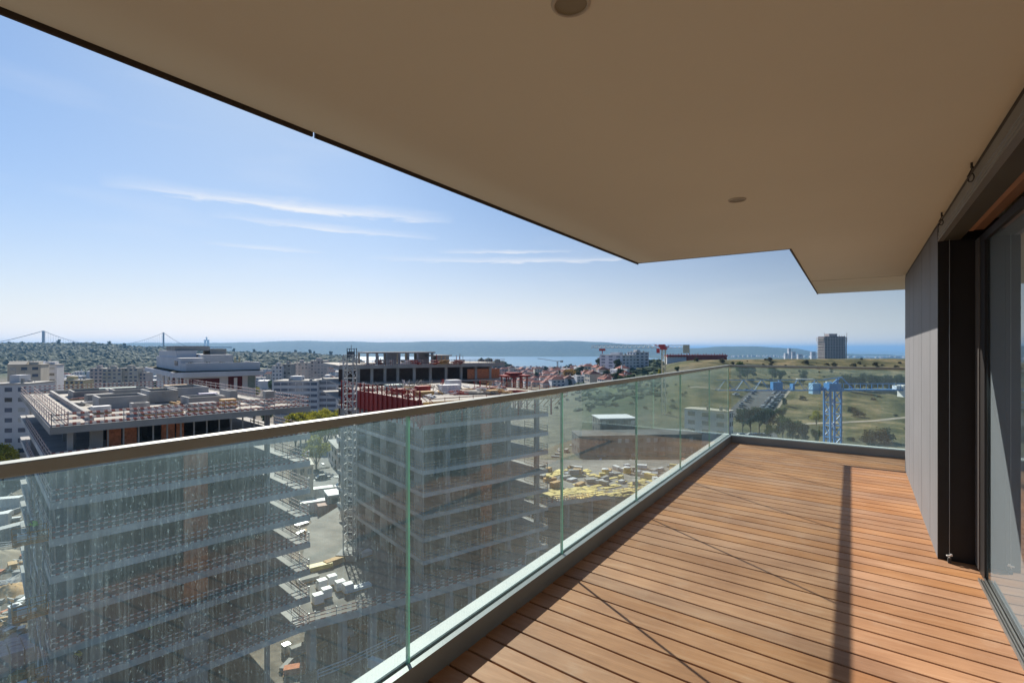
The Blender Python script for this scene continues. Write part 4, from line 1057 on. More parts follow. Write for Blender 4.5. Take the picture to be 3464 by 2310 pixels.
ys_ = [(1790, 1692), (2050, 1688), (2330, 1650), (2330, 1636), (2080, 1652), (1830, 1662)]
def formwork_bed():
    t = thing('formwork_bed', 'bright yellow plywood formwork spread on the podium deck', 'formwork', on_pod(2000, 1660), 0)
    mb = MB()
    for i in range(150):
        u = g2.uniform(1785, 2330); v = 1692 - abs(g2.gauss(0, 1)) * 26 - (u - 1785) * .05
        p = on_pod(u, v); mb.rbox((p.x, p.y, POD + .05 + .03 * (i % 6)), (g2.uniform(2, 4), g2.uniform(.8, 1.6), .05), head(60) + g2.uniform(-.15, .15))
    for i in range(40):
        u = g2.uniform(1785, 1990); v = g2.uniform(1590, 1612); p = on_pod(u, v); mb.rbox((p.x, p.y, POD + .04 + .03 * (i % 5)), (g2.uniform(1.5, 3), 1.0, .05), head(50) + g2.uniform(-.5, .5))
    mb.obj('plywood_sheet', YELP, t, world=True)
    b = MB()
    for i in range(24):
        u = 1790 + i * 9; p = on_pod(u, 1703 - i * .6); b.bar((p.x, p.y, POD + .35), (p.x + FW[0] * 3, p.y + FW[1] * 3, POD + .35), .1, .16)
    b.obj('edge_beam', TIMB, t, world=True)
formwork_bed()
for i in range(60):
    u = g2.uniform(1800, 2340); v = g2.uniform(1585, 1650) - (u - 1900) * .03; p = on_pod(u, v)
    m_ = g2.choice([WHITEP, CONC2, TIMB, YELP, CONC, WHITEW, STEEL]); 
    stack_thing(p, g2.uniform(0, 3), (g2.uniform(1.2, 3.4), g2.uniform(.9, 1.6), g2.uniform(.4, 1.5)), g2.randint(2, 4), m_, 'pallet of building material on the busy sunlit podium beyond the long railing', 'material_stack', 'stack', 'building material on the sunlit podium')
def round_tank(u, v, m, lab):
    p = on_pod(u, v); t = thing('water_tank', lab, 'tank', p); mb = MB(); n = 18
    for (z0, z1, r) in ((0, .1, .95), (.1, 1.5, .9)): mb.tube([(0, 0, z0), (0, 0, z1)], r, n)
    mb.obj('body', m, t, smooth=False); q = MB(); q.tube([(0, 0, 1.5), (0, 0, 1.58), (0, 0, 1.7)], [.93, .8, .2], n); q.obj('lid', WHITEP, t)
round_tank(2048, 1606, YELP, 'yellow round tank on the sunlit podium'); round_tank(2122, 1600, OCH, 'ochre round tank on the sunlit podium, right of the yellow one')

# ---------------------------------------------------------------- cranes
def lattice(mb, H, w, bay, mi=0, leg=.14, br=.08, x=0, y=0):
    n = max(1, round(H / bay)); b = H / n; h = w / 2; cs = [(x - h, y - h), (x + h, y - h), (x + h, y + h), (x - h, y + h)]
    for c in cs: mb.bar((c[0], c[1], 0), (c[0], c[1], H), leg, mi=mi)
    for i in range(n):
        for k in range(4):
            a, c = cs[k], cs[(k + 1) % 4]; z = i * b
            mb.bar((*a, z), (*c, z), br, mi=mi)
            if i % 2: mb.bar((*a, z), (*c, z + b), br, mi=mi)
            else: mb.bar((*c, z), (*a, z + b), br, mi=mi)
    for k in range(4): mb.bar((*cs[k], H), (*cs[(k + 1) % 4], H), br, mi=mi)
def jib(mb, x0, x1, h, w, bay, mi=0, ch=.12, br=.06, taper=1.0, z=0):
    """triangular lattice along x: one top chord, two bottom chords"""
    n = max(1, round(abs(x1 - x0) / bay))
    X = lambda i: x0 + (x1 - x0) * i / n
    T = lambda i: z + h * (1 - (1 - taper) * i / n)
    mb.bar((x0, -w / 2, z), (x1, -w / 2, z), ch, mi=mi); mb.bar((x0, w / 2, z), (x1, w / 2, z), ch, mi=mi); mb.bar((x0, 0, T(0)), (x1, 0, T(n)), ch, mi=mi)
    for i in range(n):
        xm = (X(i) + X(i + 1)) / 2; tz = (T(i) + T(i + 1)) / 2
        for s in (-1, 1):
            mb.bar((X(i), s * w / 2, z), (xm, 0, tz), br, mi=mi); mb.bar((xm, 0, tz), (X(i + 1), s * w / 2, z), br, mi=mi)
        mb.bar((X(i), -w / 2, z), (X(i), w / 2, z), br, mi=mi); mb.bar((X(i), -w / 2, z), (X(i + 1), w / 2, z), br, mi=mi)
def white_mast():
    d = 78; p = at(1184, d, POD); t = thing('crane_mast', 'tall white lattice crane mast between the two nearest concrete shells', 'tower crane', p, head(4))
    H = zv(1200, d) - POD; m = MB(); lattice(m, H, 1.5, 1.2, leg=.15, br=.075); m.obj('mast', mat('weathered_crane_paint', (.56, .57, .56), .6, .2, 1, stain=.2), t)
    m = MB(); m.box(-1.6, 1.6, -1.6, 1.6, 0, .9); m.obj('footing', CONC, t)
    c = MB(); dk = mat('dark_blue_grey_paint', (.06, .09, .12), .5)
    for sx in (-1, 1):
        for sy in (-1, 1): c.bar((.75 + sx * .5, sy * .55, H - .9), (.75 + sx * .5, sy * .55, H + 1.0), .09)
    for z in (H - .9, H + .0, H + .9):
        for sy in (-1, 1): c.bar((.25, sy * .55, z), (1.25, sy * .55, z), .07)
        for sx in (0, 1): c.bar((.25 + sx, -.55, z), (.25 + sx, .55, z), .07)
    c.box(.35, 1.15, -.4, .4, H - 1.0, H - .8); c.bar((.5, 0, H), (.5, 0, H + 1.5), .06); c.box(.3, .7, -.5, .5, H - .4, H + .5)
    c.obj('top_cage', dk, t)
white_mast()
def blue_crane():
    d = 86; u0 = 2816; p = at(u0, d, GZ); t = thing('tower_crane', 'bright blue tower crane standing in the dry field behind the far railing', 'tower crane', p, head(-90))
    H = zv(1322, d) - GZ; m = MB(); lattice(m, H, 1.75, 1.9, leg=.24, br=.11); m.obj('mast', BLUEP, t)
    m = MB(); m.bar((.6, .1, 1), (.6, .1, H), .05); m.bar((.6, -.3, 1), (.6, -.3, H), .05)
    for i in range(int(H / .35)): m.bar((.6, .1, 1 + i * .35), (.6, -.3, 1 + i * .35), .035)
    m.obj('ladder', CRWH, t)
    # local +x points to the left of the picture (heading -90)
    m = MB(); jib(m, 1.3, 19.5, 1.75, 1.2, 2.9, ch=.10, br=.06, z=H + .1); m.obj('jib', BLUEP, t)
    m = MB(); m.box(-13.2, -1.3, -.7, .7, H + .05, H + .3); 
    for s in (-1, 1):
        m.bar((-13, s * .7, H + 1.2), (-1.3, s * .7, H + 1.2), .06)
        for i in range(7): m.bar((-1.4 - i * 1.9, s * .7, H + .3), (-1.4 - i * 1.9, s * .7, H + 1.2), .06)
    m.obj('counter_jib', BLUEP, t)
    m = MB(); m.box(-1.3, 1.3, -1.0, 1.0, H, H + .5); m.box(-1.0, 1.0, -.8, .8, H + .5, H + 1.3)
    m.bar((1.0, 0, H + .5), (-1.5, 0, H + 2.3), .2); m.bar((-3.4, 0, H + .4), (-1.5, 0, H + 2.3), .16); m.bar((-1.5, 0, H + 2.3), (1.4, 0, H + 1.9), .14)
    m.bar((-.8, 0, H + 1.2), (-.8, 0, H + 2.0), .3); m.obj('slewing_head', BLUEP, t)
    m = MB(); m.box(1.5, 2.9, -1.9, -.7, H - .6, H + 1.2); m.obj('cabin', mat('crane_cabin', (.30, .50, .68), .4, .1, 2), t)
    m = MB(); m.box(-.5, .4, -1.25, -.9, H + .7, H + 1.5); m.box(3.2, 6.0, -.3, .3, H + 1.95, H + 2.05); m.obj('white_box', CRWH, t)
    m = MB(); m.box(8.6, 10.2, -.5, .5, H + .2, H + 1.5); m.box(6.6, 6.9, -.5, .5, H + .2, H + 1.2); m.obj('winch', BLUEP, t)
    m = MB(); m.box(-12.6, -11.4, -.7, .7, H - 1.0, H + 1.0); m.box(-11.3, -10.4, -.5, .5, H + .3, H + .9); m.obj('ballast', CRWH, t)
    m = MB(); m.box(-3, 3, -3, 3, -2.2, .3); m.obj('footing', CONC, t)
blue_crane()
def flat_crane():
    d = 250; p = at(2245, d); z = gz(p); p.z = z; t = thing('tower_crane', 'distant red and white flat top tower crane above the estuary shore', 'tower crane', p, head(-62))
    H = zv(1183, d) - z; m = MB(); lattice(m, H, 1.7, 2.2, leg=.26, br=.13); m.obj('mast', mat('faded_yellow_white', (.68, .62, .46), .6, .1, .5), t)
    rd = mat('crane_red_paint', (.50, .04, .04), .5)
    m = MB(); m.box(-1.5, 1.5, -1.2, 1.2, H, H + 1.2); m.box(-.6, 2.2, -1.9, 1.2, H + 1.2, H + 2.6); m.bar((-2.5, 0, H + 1.4), (4.2, 0, H + 2.2), .5); m.box(2.2, 3.6, -1.8, -.6, H - 1.6, H + .6); m.obj('slewing_head', rd, t)
    m = MB(); jib(m, 3.2, 37, 1.7, 1.3, 2.2, ch=.2, br=.12, z=H + .9, taper=.8); m.obj('jib', CRWH, t)
    m = MB(); jib(m, -1.5, -11, 1.3, 1.4, 2.0, ch=.2, br=.12, z=H + .9); m.obj('counter_jib', CRWH, t)
    m = MB(); m.box(-12, -9.2, -.8, .8, H - 1.6, H + 2.4); m.obj('ballast', mat('ballast_beige', (.55, .50, .38), .8), t)
    m = MB(); m.box(29.5, 32.5, -.6, .6, H - .6, H + .5); m.bar((31, 0, H - 2.2), (31, 0, H - .6), .3); m.obj('trolley', rd, t)
flat_crane()
def far_crane():
    p, d = spot(1886, 1243, 400, 2500); d = 900; p = at(1886, d); p.z = gz(p); t = thing('tower_crane', 'tiny grey crane silhouetted against the water', 'tower crane', p, head(-75))
    m = MB(); H = zv(1222, d) - p.z; lattice(m, H, 1.8, 3, leg=.6, br=.4); m.obj('mast', STEEL, t)
    m = MB(); m.bar((0, 0, H), (36, 0, H + 5), .9); m.bar((0, 0, H), (-8, 0, H), 1.2); m.obj('jib', STEEL, t); m = MB(); m.box(-10, -5, -1, 1, H - 2, H + 1.5); m.obj('ballast', STEEL, t)
far_crane()
# ================================================================== THE TOWN AROUND
SHUT = mat('closed_pale_shutter', (.50, .49, .46), .7); SHUT2 = mat('half_closed_shutter', (.24, .24, .24), .7); wr = random.Random(77)
def grid_building(name, lab, u, d, vtop, w, dep, hd, wall, floors, cols, fh=3.1, win=BLUEG, ww=.55, wh=.5, ribbon=False, base=None, group=None, roofm=None, roof_box=True, balcony=False, side_cols=3, cap=90):
    p = at(u, d); g = gz(p) if base is None else base; p.z = g
    H = zv(vtop, d) - g; t = thing(name, lab, 'building', p, head(hd), group)
    m = MB(); m.box(0, w, 0, dep, -6, H); m.obj('wall', wall, t)
    m = MB(); m.box(-.2, w + .2, -.2, dep + .2, H + .002, H + .35); m.obj('roof', roofm or CONC2, t)
    if roof_box:
        m = MB(); m.box(w * .3, w * .55, dep * .3, dep * .7, H + .352, H + 2.6); m.obj('roof_room', wall, t)
    if H > 9:
        m = MB()
        for i in range(wr.randint(3, 6)):
            x, y = wr.uniform(.5, w - 1.5), wr.uniform(.5, dep - 1.5); s = wr.uniform(.5, 1.3); m.box(x, x + s, y, y + s, H + .351, H + .35 + wr.uniform(.6, 1.6))
            if i < 2: m.bar((x, y, H + .3), (x, y, H + wr.uniform(2.5, 4)), .12)
        m.obj('roof_plant', CONC, t)
    k = 0; cw = w / cols
    for f in range(floors):
        z = H - (f + 1) * fh + fh * .3
        if ribbon:
            m = MB(); m.box(.3, w - .3, -.06, -.003, z, z + fh * wh); m.obj('window_band', win, t)
            for i in range(1, cols):
                m = MB(); m.box(i * cw - .15, i * cw + .15, -.09, -.062, z, z + fh * wh); 
                if k < cap: m.obj('mullion', wall, t); k += 1
        else:
            for i in range(cols):
                if k >= cap: break
                m = MB(); x = i * cw + cw * (1 - ww) / 2; m.box(x, x + cw * ww, -.05, .02, z, z + fh * wh); m.obj('window', win if wr.random() < .62 else wr.choice([SHUT, GLASSD, SHUT2]), t); k += 1
        m = MB(); cs = dep / side_cols
        for i in range(side_cols): m.box(-.05, .02, i * cs + cs * .25, i * cs + cs * .75, z, z + fh * wh)
        if k < cap: m.obj('side_window_row', win, t)
        if balcony and f % 1 == 0:
            m = MB(); m.box(w * .08, w * .42, -1.1, -.001, z - fh * .32, z - fh * .02); m.obj('balcony', wall, t)
    return t
def white_block():
    c = at(590, 110); t = thing('apartment_building', 'white terraced building with stacked penthouse volumes behind the first concrete roof', 'building', (c.x, c.y, GZ), head(48))
    z = lambda r: EYE + r - GZ; P = lambda mb, n, m: mb.obj(n, m, t)
    m = MB(); m.prism([(0, 2.2), (1.6, 0), (18, 0), (18, 47), (0, 47)], z(-6.4), z(-5.3)); P(m, 'roof_slab', WHITEW)
    m = MB(); m.box(2.5, 17, 2.8, 45, 0, z(-6.41)); P(m, 'wall', WHITEW)
    ma = mat('maroon_panel', (.11, .015, .02), .7)
    m = MB(); m.box(11.0, 14, 2.7, 2.79, z(-9.6), z(-6.6)); P(m, 'opening', ma)
    m = MB(); m.box(12.2, 12.9, 2.6, 2.69, z(-9.6), z(-6.9)); P(m, 'door_panel', WHITEP)
    m = MB(); m.box(3.2, 9.2, 2.7, 2.79, z(-9.6), z(-6.9)); P(m, 'opening', ma)
    m = MB(); m.box(15.2, 16.8, 2.7, 2.79, z(-9.6), z(-6.6)); P(m, 'green_panel', mat('grey_green_panel', (.22, .28, .26), .5), )
    for y in (5, 9.5, 16, 23, 31): 
        m = MB(); m.box(2.4, 2.49, y, y + 2.6, z(-9.4), z(-6.8)); P(m, 'opening', ma if y in (5, 16) else BLUEG)
    m = MB(); m.box(.4, 17.9, 1.2, 46.5, z(-5.299), z(-5.1)); P(m, 'planted_strip', leaf_mat('roof_planting', (.015, .02, .012), (.05, .06, .02), 1))
    m = MB(); m.prism([(1.9, 4.5), (2.6, 2.6), (17.8, 2.2), (17.8, 2.6), (3.0, 3.0), (2.3, 4.7)], z(-5.09), z(-3.3)); m.box(17.4, 17.8, 2.61, 14, z(-5.09), z(-3.3)); P(m, 'parapet', WHITEW)
    m = MB(); m.box(1.9, 6.5, 4.8, 40, z(-5.09), z(-2.2)); P(m, 'penthouse', WHITEW)
    m = MB(); m.box(6.6, 13.5, 9, 32, z(-5.09), z(-1.55)); P(m, 'penthouse', WHITEW)
    m = MB(); m.box(2.2, 6.3, 12, 38, z(-2.19), z(-.6)); P(m, 'upper_room', WHITEW)
    m = MB(); m.box(2.2, 9.5, 14, 26, z(-.58), z(.55)); P(m, 'lift_room', CONC2)
    m = MB(); m.box(9.6, 13.2, 14, 22, z(-1.54), z(-.1)); P(m, 'lift_room', CONC2)
    m = MB(); m.prism([(1.88, 8), (1.88, 12), (1.8, 12), (1.8, 8)], z(-4.0), z(-2.9)); P(m, 'dark_window', BLUEG)
    for x in (14.0, 15.0):
        m = MB(); m.tube([(x, 9, z(-5.0)), (x, 9, z(-2.2))], .22, 8); P(m, 'flue', mat('cream_flue', (.68, .62, .42), .6))
    for i in range(9):
        x = 3.6 + i * 1.55; g = random.Random(i)
        bl = [(x, 3.8, z(-3.6), .55), (x + .5, 3.9, z(-3.5), .45)]
        if i % 2 == 0: leaf_cloud(bl, 130, .13, 60 + i).obj('terrace_plant', LB, t)
white_block()

grid_building('office_building', 'white office building with dark blue window bands behind the first concrete roof', 925, 285, 1290, 24, 16, 86, WHITEW, 6, 6, 3.25, ribbon=True, wh=.48)
grid_building('office_building', 'narrower white office wing with dark blue window bands beside the yellow green trees', 1072, 290, 1286, 10.5, 18, 80, WHITEW, 6, 2, 3.25, ribbon=True, wh=.5)
grid_building('apartment_tower', 'rounded pale pink apartment tower, left of two in front of the wood', 995, 450, 1228, 14, 14, 70, PINKW, 6, 5, 3, win=mat('pale_shutter', (.36, .34, .34), .6))
grid_building('apartment_tower', 'rounded pale pink apartment tower, right of two in front of the wood', 1050, 455, 1221, 14, 14, 78, PINKW, 6, 5, 3, win=mat('pale_shutter2', (.40, .37, .36), .6))
grid_building('apartment_building', 'white and grey stepped flats left of the rounded pink towers', 920, 420, 1238, 8, 12, 84, WHITEW, 5, 3, 3)
grid_building('apartment_building', 'grey slab flats just left of the rounded pink towers', 955, 425, 1232, 7, 12, 84, CONC2, 5, 2, 3)
grid_building('apartment_tower', 'pinkish apartment tower, leftmost of three beyond the first concrete roof', 303, 430, 1247, 12, 12, 70, PINKW, 7, 4, 3)
grid_building('apartment_tower', 'cream apartment block with dark balconies, middle of three beyond the first concrete roof', 345, 420, 1248, 14, 12, 76, CREAMW, 7, 4, 3, balcony=True)
grid_building('apartment_tower', 'cream apartment block, rightmost of three beyond the first concrete roof', 402, 425, 1246, 14, 12, 78, CREAMW, 7, 4, 3, balcony=True)
grid_building('apartment_building', 'low pinkish flats stepping down to the right of the cream blocks', 458, 430, 1262, 8, 12, 78, PINKW, 5, 3, 3)
def gabled(lab, u, d, vt, w, dep, hd, wall, floors, cols, win=BLUEG):
    t = grid_building('apartment_building', lab, u, d, vt + 14, w, dep, hd, wall, floors, cols, win=win, roof_box=False, wh=.42)
    p = t.location; H = zv(vt + 14, d) - p.z; h = 14 / FPX * d
    m = MB(); m.xprism([(0, H + .36), (dep, H + .36), (dep * .25, H + h)], 0, w * .55); m.obj('sloped_roof', wall, t)
    m = MB(); m.rbox((w * .75, dep * .4, H + h * .45), (w * .3, dep * .5, h * .7)); m.obj('roof_tower', wall, t)
gabled('cream block of flats with slanted roof at the far left', 25, 225, 1222, 11, 14, 60, CREAMW, 7, 3)
gabled('white block of flats with blue glazed roof behind the slanted cream block', 92, 250, 1222, 11, 14, 60, WHITEW, 8, 3)
grid_building('apartment_building', 'tall white flats with blue and yellow window columns at the left edge of the photo', -40, 150, 1302, 10, 12, 78, WHITEW, 9, 3, 3.0, wh=.42)
grid_building('apartment_building', 'cream stair tower beside the left edge flats', 62, 152, 1330, 3.2, 10, 76, CREAMW, 8, 1, 3.0, roof_box=False)
grid_building('apartment_building', 'yellow low flats seen over the back edge of the first concrete roof', 185, 330, 1288, 16, 12, 76, mat('yellow_render', (.62, .50, .28), .85), 4, 6, 3)
grid_building('apartment_building', 'white flats on the slope with stepped wings above the red roofs', 2105, 480, 1202, 17, 34, 62, WHITEW, 6, 4, 3, win=mat('grey_window', (.16, .18, .22), .4))
grid_building('apartment_building', 'taller white flats at the right end of the white terrace on the slope', 2150, 505, 1192, 15, 16, 72, WHITEW, 6, 3, 3)
grid_building('apartment_building', 'brown topped flats on the slope left of the white terrace', 2038, 600, 1212, 9, 12, 70, CREAMW, 5, 3, 3, roofm=ROOFR)
grid_building('apartment_building', 'narrow brown topped flats touching trees left of the white terrace', 2064, 605, 1209, 10, 12, 80, PINKW, 5, 2, 3, roofm=ROOFR)
grid_building('office_building', 'long low grey office block with small dark windows behind the long glass railing', 1960, 176, 1478, 44, 12, 84, mat('grey_render', (.095, .11, .115), .8, .1, .4, stain=.2), 2, 17, 3.2, win=DARK, ww=.5, wh=.45, roof_box=False, roofm=CONCI)
grid_building('office_building', 'grey hall with pale flat roof above the low office block behind the glass', 2030, 205, 1418, 15, 12, 84, CONCI, 2, 5, 3.4, win=DARK, roofm=WHITEP, roof_box=False)
0 and grid_building('office_building', 'dark grey hall on the right of the pale roofed one behind the glass', 2240, 212, 1436, 24, 12, 84, mat('dark_render', (.09, .10, .105), .8), 3, 10, 3.2, win=DARK, roof_box=False)
grid_building('house', 'white house with cream roof at the inner corner of the railings', 2462, 186, 1395, 6.2, 16, 40, WHITEW, 3, 3, 3.2, roof_box=False, roofm=CREAMW)
grid_building('site_office', 'cream site office cabin beside the street left of the white crane', 985, 128, 1582, 5.2, 9, 62, CREAMW, 1, 3, 3, roof_box=False, roofm=CREAMW, base=GZ)
grid_building('site_office', 'small grey site office with dark windows near the crane foot', 1112, 118, 1680, 2.6, 5, 60, CONC2, 2, 1, 2.4, win=DARK, roof_box=False, roofm=WHITEP, base=GZ)
grid_building('apartment_building', 'unpainted brick building on the street between the first shell and the crane', 1140, 165, 1520, 6, 18, 62, PINKW, 4, 3, 3.2, win=DARK)

def tower_block():
    d = 1050; p = at(2789, d); p.z = gz(p) - 2; t = thing('tower_block', 'lone tall apartment tower on the ridge, right of the estuary', 'tower', p, head(86))
    H = zv(1131, d) - p.z; w = 48; P = lambda mb, n, m: mb.obj(n, m, t); n = 22; fh = (H - 4) / n
    gr = mat('tower_concrete', (.36, .31, .29), .85, .1, .05); m = MB(); m.box(1.5, w - 1.5, 2, 22, 0, H - 4); P(m, 'core', mat('tower_shadow_wall', (.13, .11, .11), .9))  # core is the tower concrete darkened, shade behind the slabs as colour
    for k in range(n):
        m = MB(); m.box(0 - (1.5 if k > n - 4 else 0), w + (1.5 if k > n - 4 else 0), 0, 24, k * fh, k * fh + fh * (.38 if k % 2 else .5)); P(m, 'floor_slab', gr if k % 2 else CONC2)
    for i in range(9):
        m = MB(); x = i * (w - 1.6) / 8; m.box(x, x + 1.6, -.2, .6, 0, H - 5); P(m, 'column', gr)
    m = MB(); m.box(14, 32, 6, 18, H - 4, H + 1.5); P(m, 'roof_room', gr)
    m = MB()
    for i in range(10): m.bar((i * w / 9, 0, H - 4.5), (i * w / 9, 0, H + (3 if i in (0, 9) else -1.5)), .7)
    P(m, 'roof_prop', gr)
tower_block()

def red_hoarding():
    p = at(2256, 500); a = spot(2260, 1214, 300, 700)[0]; t = thing('unfinished_building', 'long white wall crowned with dark red formwork along the ridge', 'building', (p.x, p.y, EYE - 10.5), head(88), 'concrete shells under construction')
    L = 60; P = lambda mb, n, m: mb.obj(n, m, t)
    m = MB(); m.box(0, L * .32, 0, 8, -6, 2.2); P(m, 'wall', WHITEW)
    m = MB(); m.box(0, L, -.6, 9, 2.21, 4.0); P(m, 'red_formwork', REDP)
    for i in range(22):
        m = MB(); x = i * L / 22; m.box(x, x + .7, -.9, -.61, 1.4, 4.9 + (i % 3) * .35); P(m, 'red_prop', REDP)
    m = MB(); m.box(.2 * L, L, 1, 8, -5, 2.2); P(m, 'column_row', REDP)
red_hoarding()
def red_gantry():
    p = at(1712, 118, 0); t = thing('formwork_table', 'dark red formwork gantry standing on the right end of the second roof', 'formwork', (p.x, p.y, EYE - 8.3), head(70))
    for i in range(4):
        for y in (0, 3.4): m = MB(); m.box(i * 1.7, i * 1.7 + .25, y, y + .25, -6, 1.6); m.obj('leg', REDP, t)
    m = MB(); m.box(-.4, 5.9, -.5, 4, 1.61, 2.0); m.rbox((2.4, 1.6, 2.35), (3.4, 2.4, .5), .2); m.obj('top', REDP, t)
    m = MB(); m.box(.3, 1.6, 1, 2.4, -6, 1.0); m.obj('concrete_bucket', CONC2, t)
red_gantry()

# ---- suspension bridge and monument far away
def bridge():
    bm_ = mat('bridge_steel', (.16, .08, .07), .7, .1, .01)
    a, b = at(147, 3200), at(553, 3560); d = (b - a); L = d.length; t = thing('suspension_bridge', 'grey red suspension bridge with two towers on the left horizon', 'bridge', (a.x, a.y, -100), math.atan2(d.y, d.x))
    H = zv(1119, 3200) + 100; dk = zv(1172, 3200) + 100
    for x in (0, L):
        m = MB()
        for y in (-14, 14): m.box(x - 5, x + 5, y - 5, y + 5, 0, H)
        for z in (.95, .80, .66, .5): m.box(x - 3.5, x + 3.5, -14, 14, H * z, H * z + 6)
        for z0, z1 in ((.66, .8), (.8, .95), (.5, .66)): m.bar((x, -14, H * z0 + 4), (x, 14, H * z1), 4); m.bar((x, 14, H * z0 + 4), (x, -14, H * z1), 4)
        m.obj('tower', bm_, t)
    for y in (-14, 14):
        m = MB(); n = 26; sag = lambda f: dk + 8 + (H - dk - 8) * (2 * f - 1) ** 2
        m.tube([(L * i / n, y, sag(i / n)) for i in range(n + 1)], .9, 5)
        for x0, s, ln in ((0, -1, 320), (L, 1, 150)): m.tube([(x0 + s * ln * i / 10, y, dk + (H - dk) * (1 - i / 10) ** 1.35) for i in range(11)], .9, 5)
        m.obj('main_cable', bm_, t)
    m = MB()
    for i in range(1, 52): m.bar((L * i / 52, -14, dk), (L * i / 52, -14, sag(i / 52)), .8)
    m.obj('hanger_row', bm_, t); m = MB(); m.box(-520, L + 420, -13, 13, dk - 8, dk); m.obj('deck', bm_, t)
bridge()
def monument():
    p = at(699, 6900); p.z = gz(p); t = thing('monument', 'tiny pale monument statue on the far hill ridge', 'monument', p, head(90)); s = (zv(1139, 6900) - p.z) / 110
    m = MB()
    for x in (-14, 14): m.box(x * s - 6 * s, x * s + 6 * s, -8 * s, 8 * s, -10, 70 * s)
    m.box(-22 * s, 22 * s, -10 * s, 10 * s, 70.1 * s, 80 * s); m.obj('pedestal', PINKW, t)
    m = MB(); m.tube([(0, 0, 80.1 * s), (0, 0, 98 * s), (0, 0, 106 * s), (0, 0, 110 * s)], [7 * s, 5 * s, 2.5 * s, 3 * s], 8); m.bar((-15 * s, 0, 101 * s), (15 * s, 0, 101 * s), 3 * s); m.obj('statue', PINKW, t)
monument()

# ---- houses
def house_proto(lab, w, dep, h, wall, roofm, hip=True, cat='house'):
    t = thing('house', lab, cat, (0, -900, -30)); m = MB(); m.box(0, w, 0, dep, -3, h); m.obj('wall', wall, t)
    r = MB()
    if hip:
        e = .5; b = len(r.v); rh = dep * .28
        r.v += [(-e, -e, h), (w + e, -e, h), (w + e, dep + e, h), (-e, dep + e, h), (dep * .4, dep / 2, h + rh), (w - dep * .4, dep / 2, h + rh)]
        r.f += [(0, 1, 5, 4), (1, 2, 5), (2, 3, 4, 5), (3, 0, 4), (0, 3, 2, 1)]; r.m += [0] * 5
    else: r.box(-.2, w + .2, -.2, dep + .2, h + .002, h + .4)
    ro = r.obj('roof', roofm, t); c = MB(); c.box(w * .7, w * .7 + .7, dep * .55, dep * .55 + .7, h + .41, h + dep * .3 + .9); c.obj('chimney', wall, ro)
    for f in range(int(h // 3)):
        for i in range(3):
            q = MB(); x = w * (.12 + i * .3); q.box(x, x + w * .16, -.06, .02, f * 3 + 1, f * 3 + 2.3); q.obj('window', BLUEG, t)
    note_kids(t); return [t, False]
HP = [house_proto('x', 13, 9, 6.5, WHITEW, ROOFR), house_proto('x', 11, 9, 9.5, CREAMW, ROOFR), house_proto('x', 16, 9, 6, PINKW, ROOFR), house_proto('x', 12, 10, 9, WHITEW, WHITEP, False), house_proto('x', 18, 11, 12, WHITEW, CONC2, False)]
HL = ['white house with red tiled roof in the {}', 'tall cream house with red tiled roof in the {}', 'long pinkish house with red tiled roof in the {}', 'white flat roofed house in the {}', 'larger white flat roofed block in the {}']
def house(k, p, rz, area, s=1.0):
    h = HP[k]; lab = HL[k].format(area); g = 'houses of the ' + area
    if not h[1]:
        h[1] = True; o = h[0]; o.location = p; o.rotation_euler = (0, 0, rz); o.scale = (s,) * 3; o['label'] = lab; o['group'] = g; return
    copy_tree(h[0], p, rz, lab, s, g)
hr = random.Random(17)
def rows(area, u0, u1, vs, step, ks, hd, lo=240, hi=2600, s=1.0, jv=2.0):
    for v in vs:
        u = u0 + hr.uniform(0, step)
        while u < u1:
            p, d = spot(u, v + hr.uniform(-jv, jv), lo, hi); house(hr.choice(ks), p, head(hd + hr.choice([0, 0, 90]) + hr.uniform(-8, 8)), area, s * hr.uniform(.85, 1.15)); u += step * hr.uniform(.8, 1.3)
rows('town below the water', 1560, 1880, (1262, 1272, 1284, 1296, 1310), 24, (0, 1, 2, 0, 2), 80, 380)
rows('terraced rows on the slope', 1880, 2100, (1258, 1268, 1279, 1290, 1303), 24, (0, 1, 2, 0, 3), 80, 380)
rows('town left of the crane', 1085, 1200, (1262, 1275, 1290), 26, (3, 4, 0, 3), 70, 380)
rows('suburb before the wood', 120, 920, (1278, 1292, 1312), 46, (3, 4, 1, 0, 3), 74, 300)
rows('town behind the mound', 1700, 1980, (1240, 1248), 20, (0, 3, 2), 80, 900)
rows('shore beyond the tower', 2780, 3080, (1199, 1204, 1209), 15, (3, 4, 3), 85, 1500, 5200, 1.3, 1.5)
rows('haze under the far hill', 2270, 2770, (1203, 1208), 15, (4, 3, 4), 85, 1500, 5200, 1.3, 1.5)
for u, vt, w in ((2656, 1195, 10), (2668, 1178, 9), (2680, 1190, 12), (2700, 1198, 16), (2745, 1190, 16)):
    grid_building('silo_building', 'pale industrial tower on the hazy shore below the far right hill', u, 2600, vt, w * 1.5, 12, 88, WHITEW, 3, 1, 6, roof_box=False, base=EYE - 98, group='pale industrial towers on the shore')

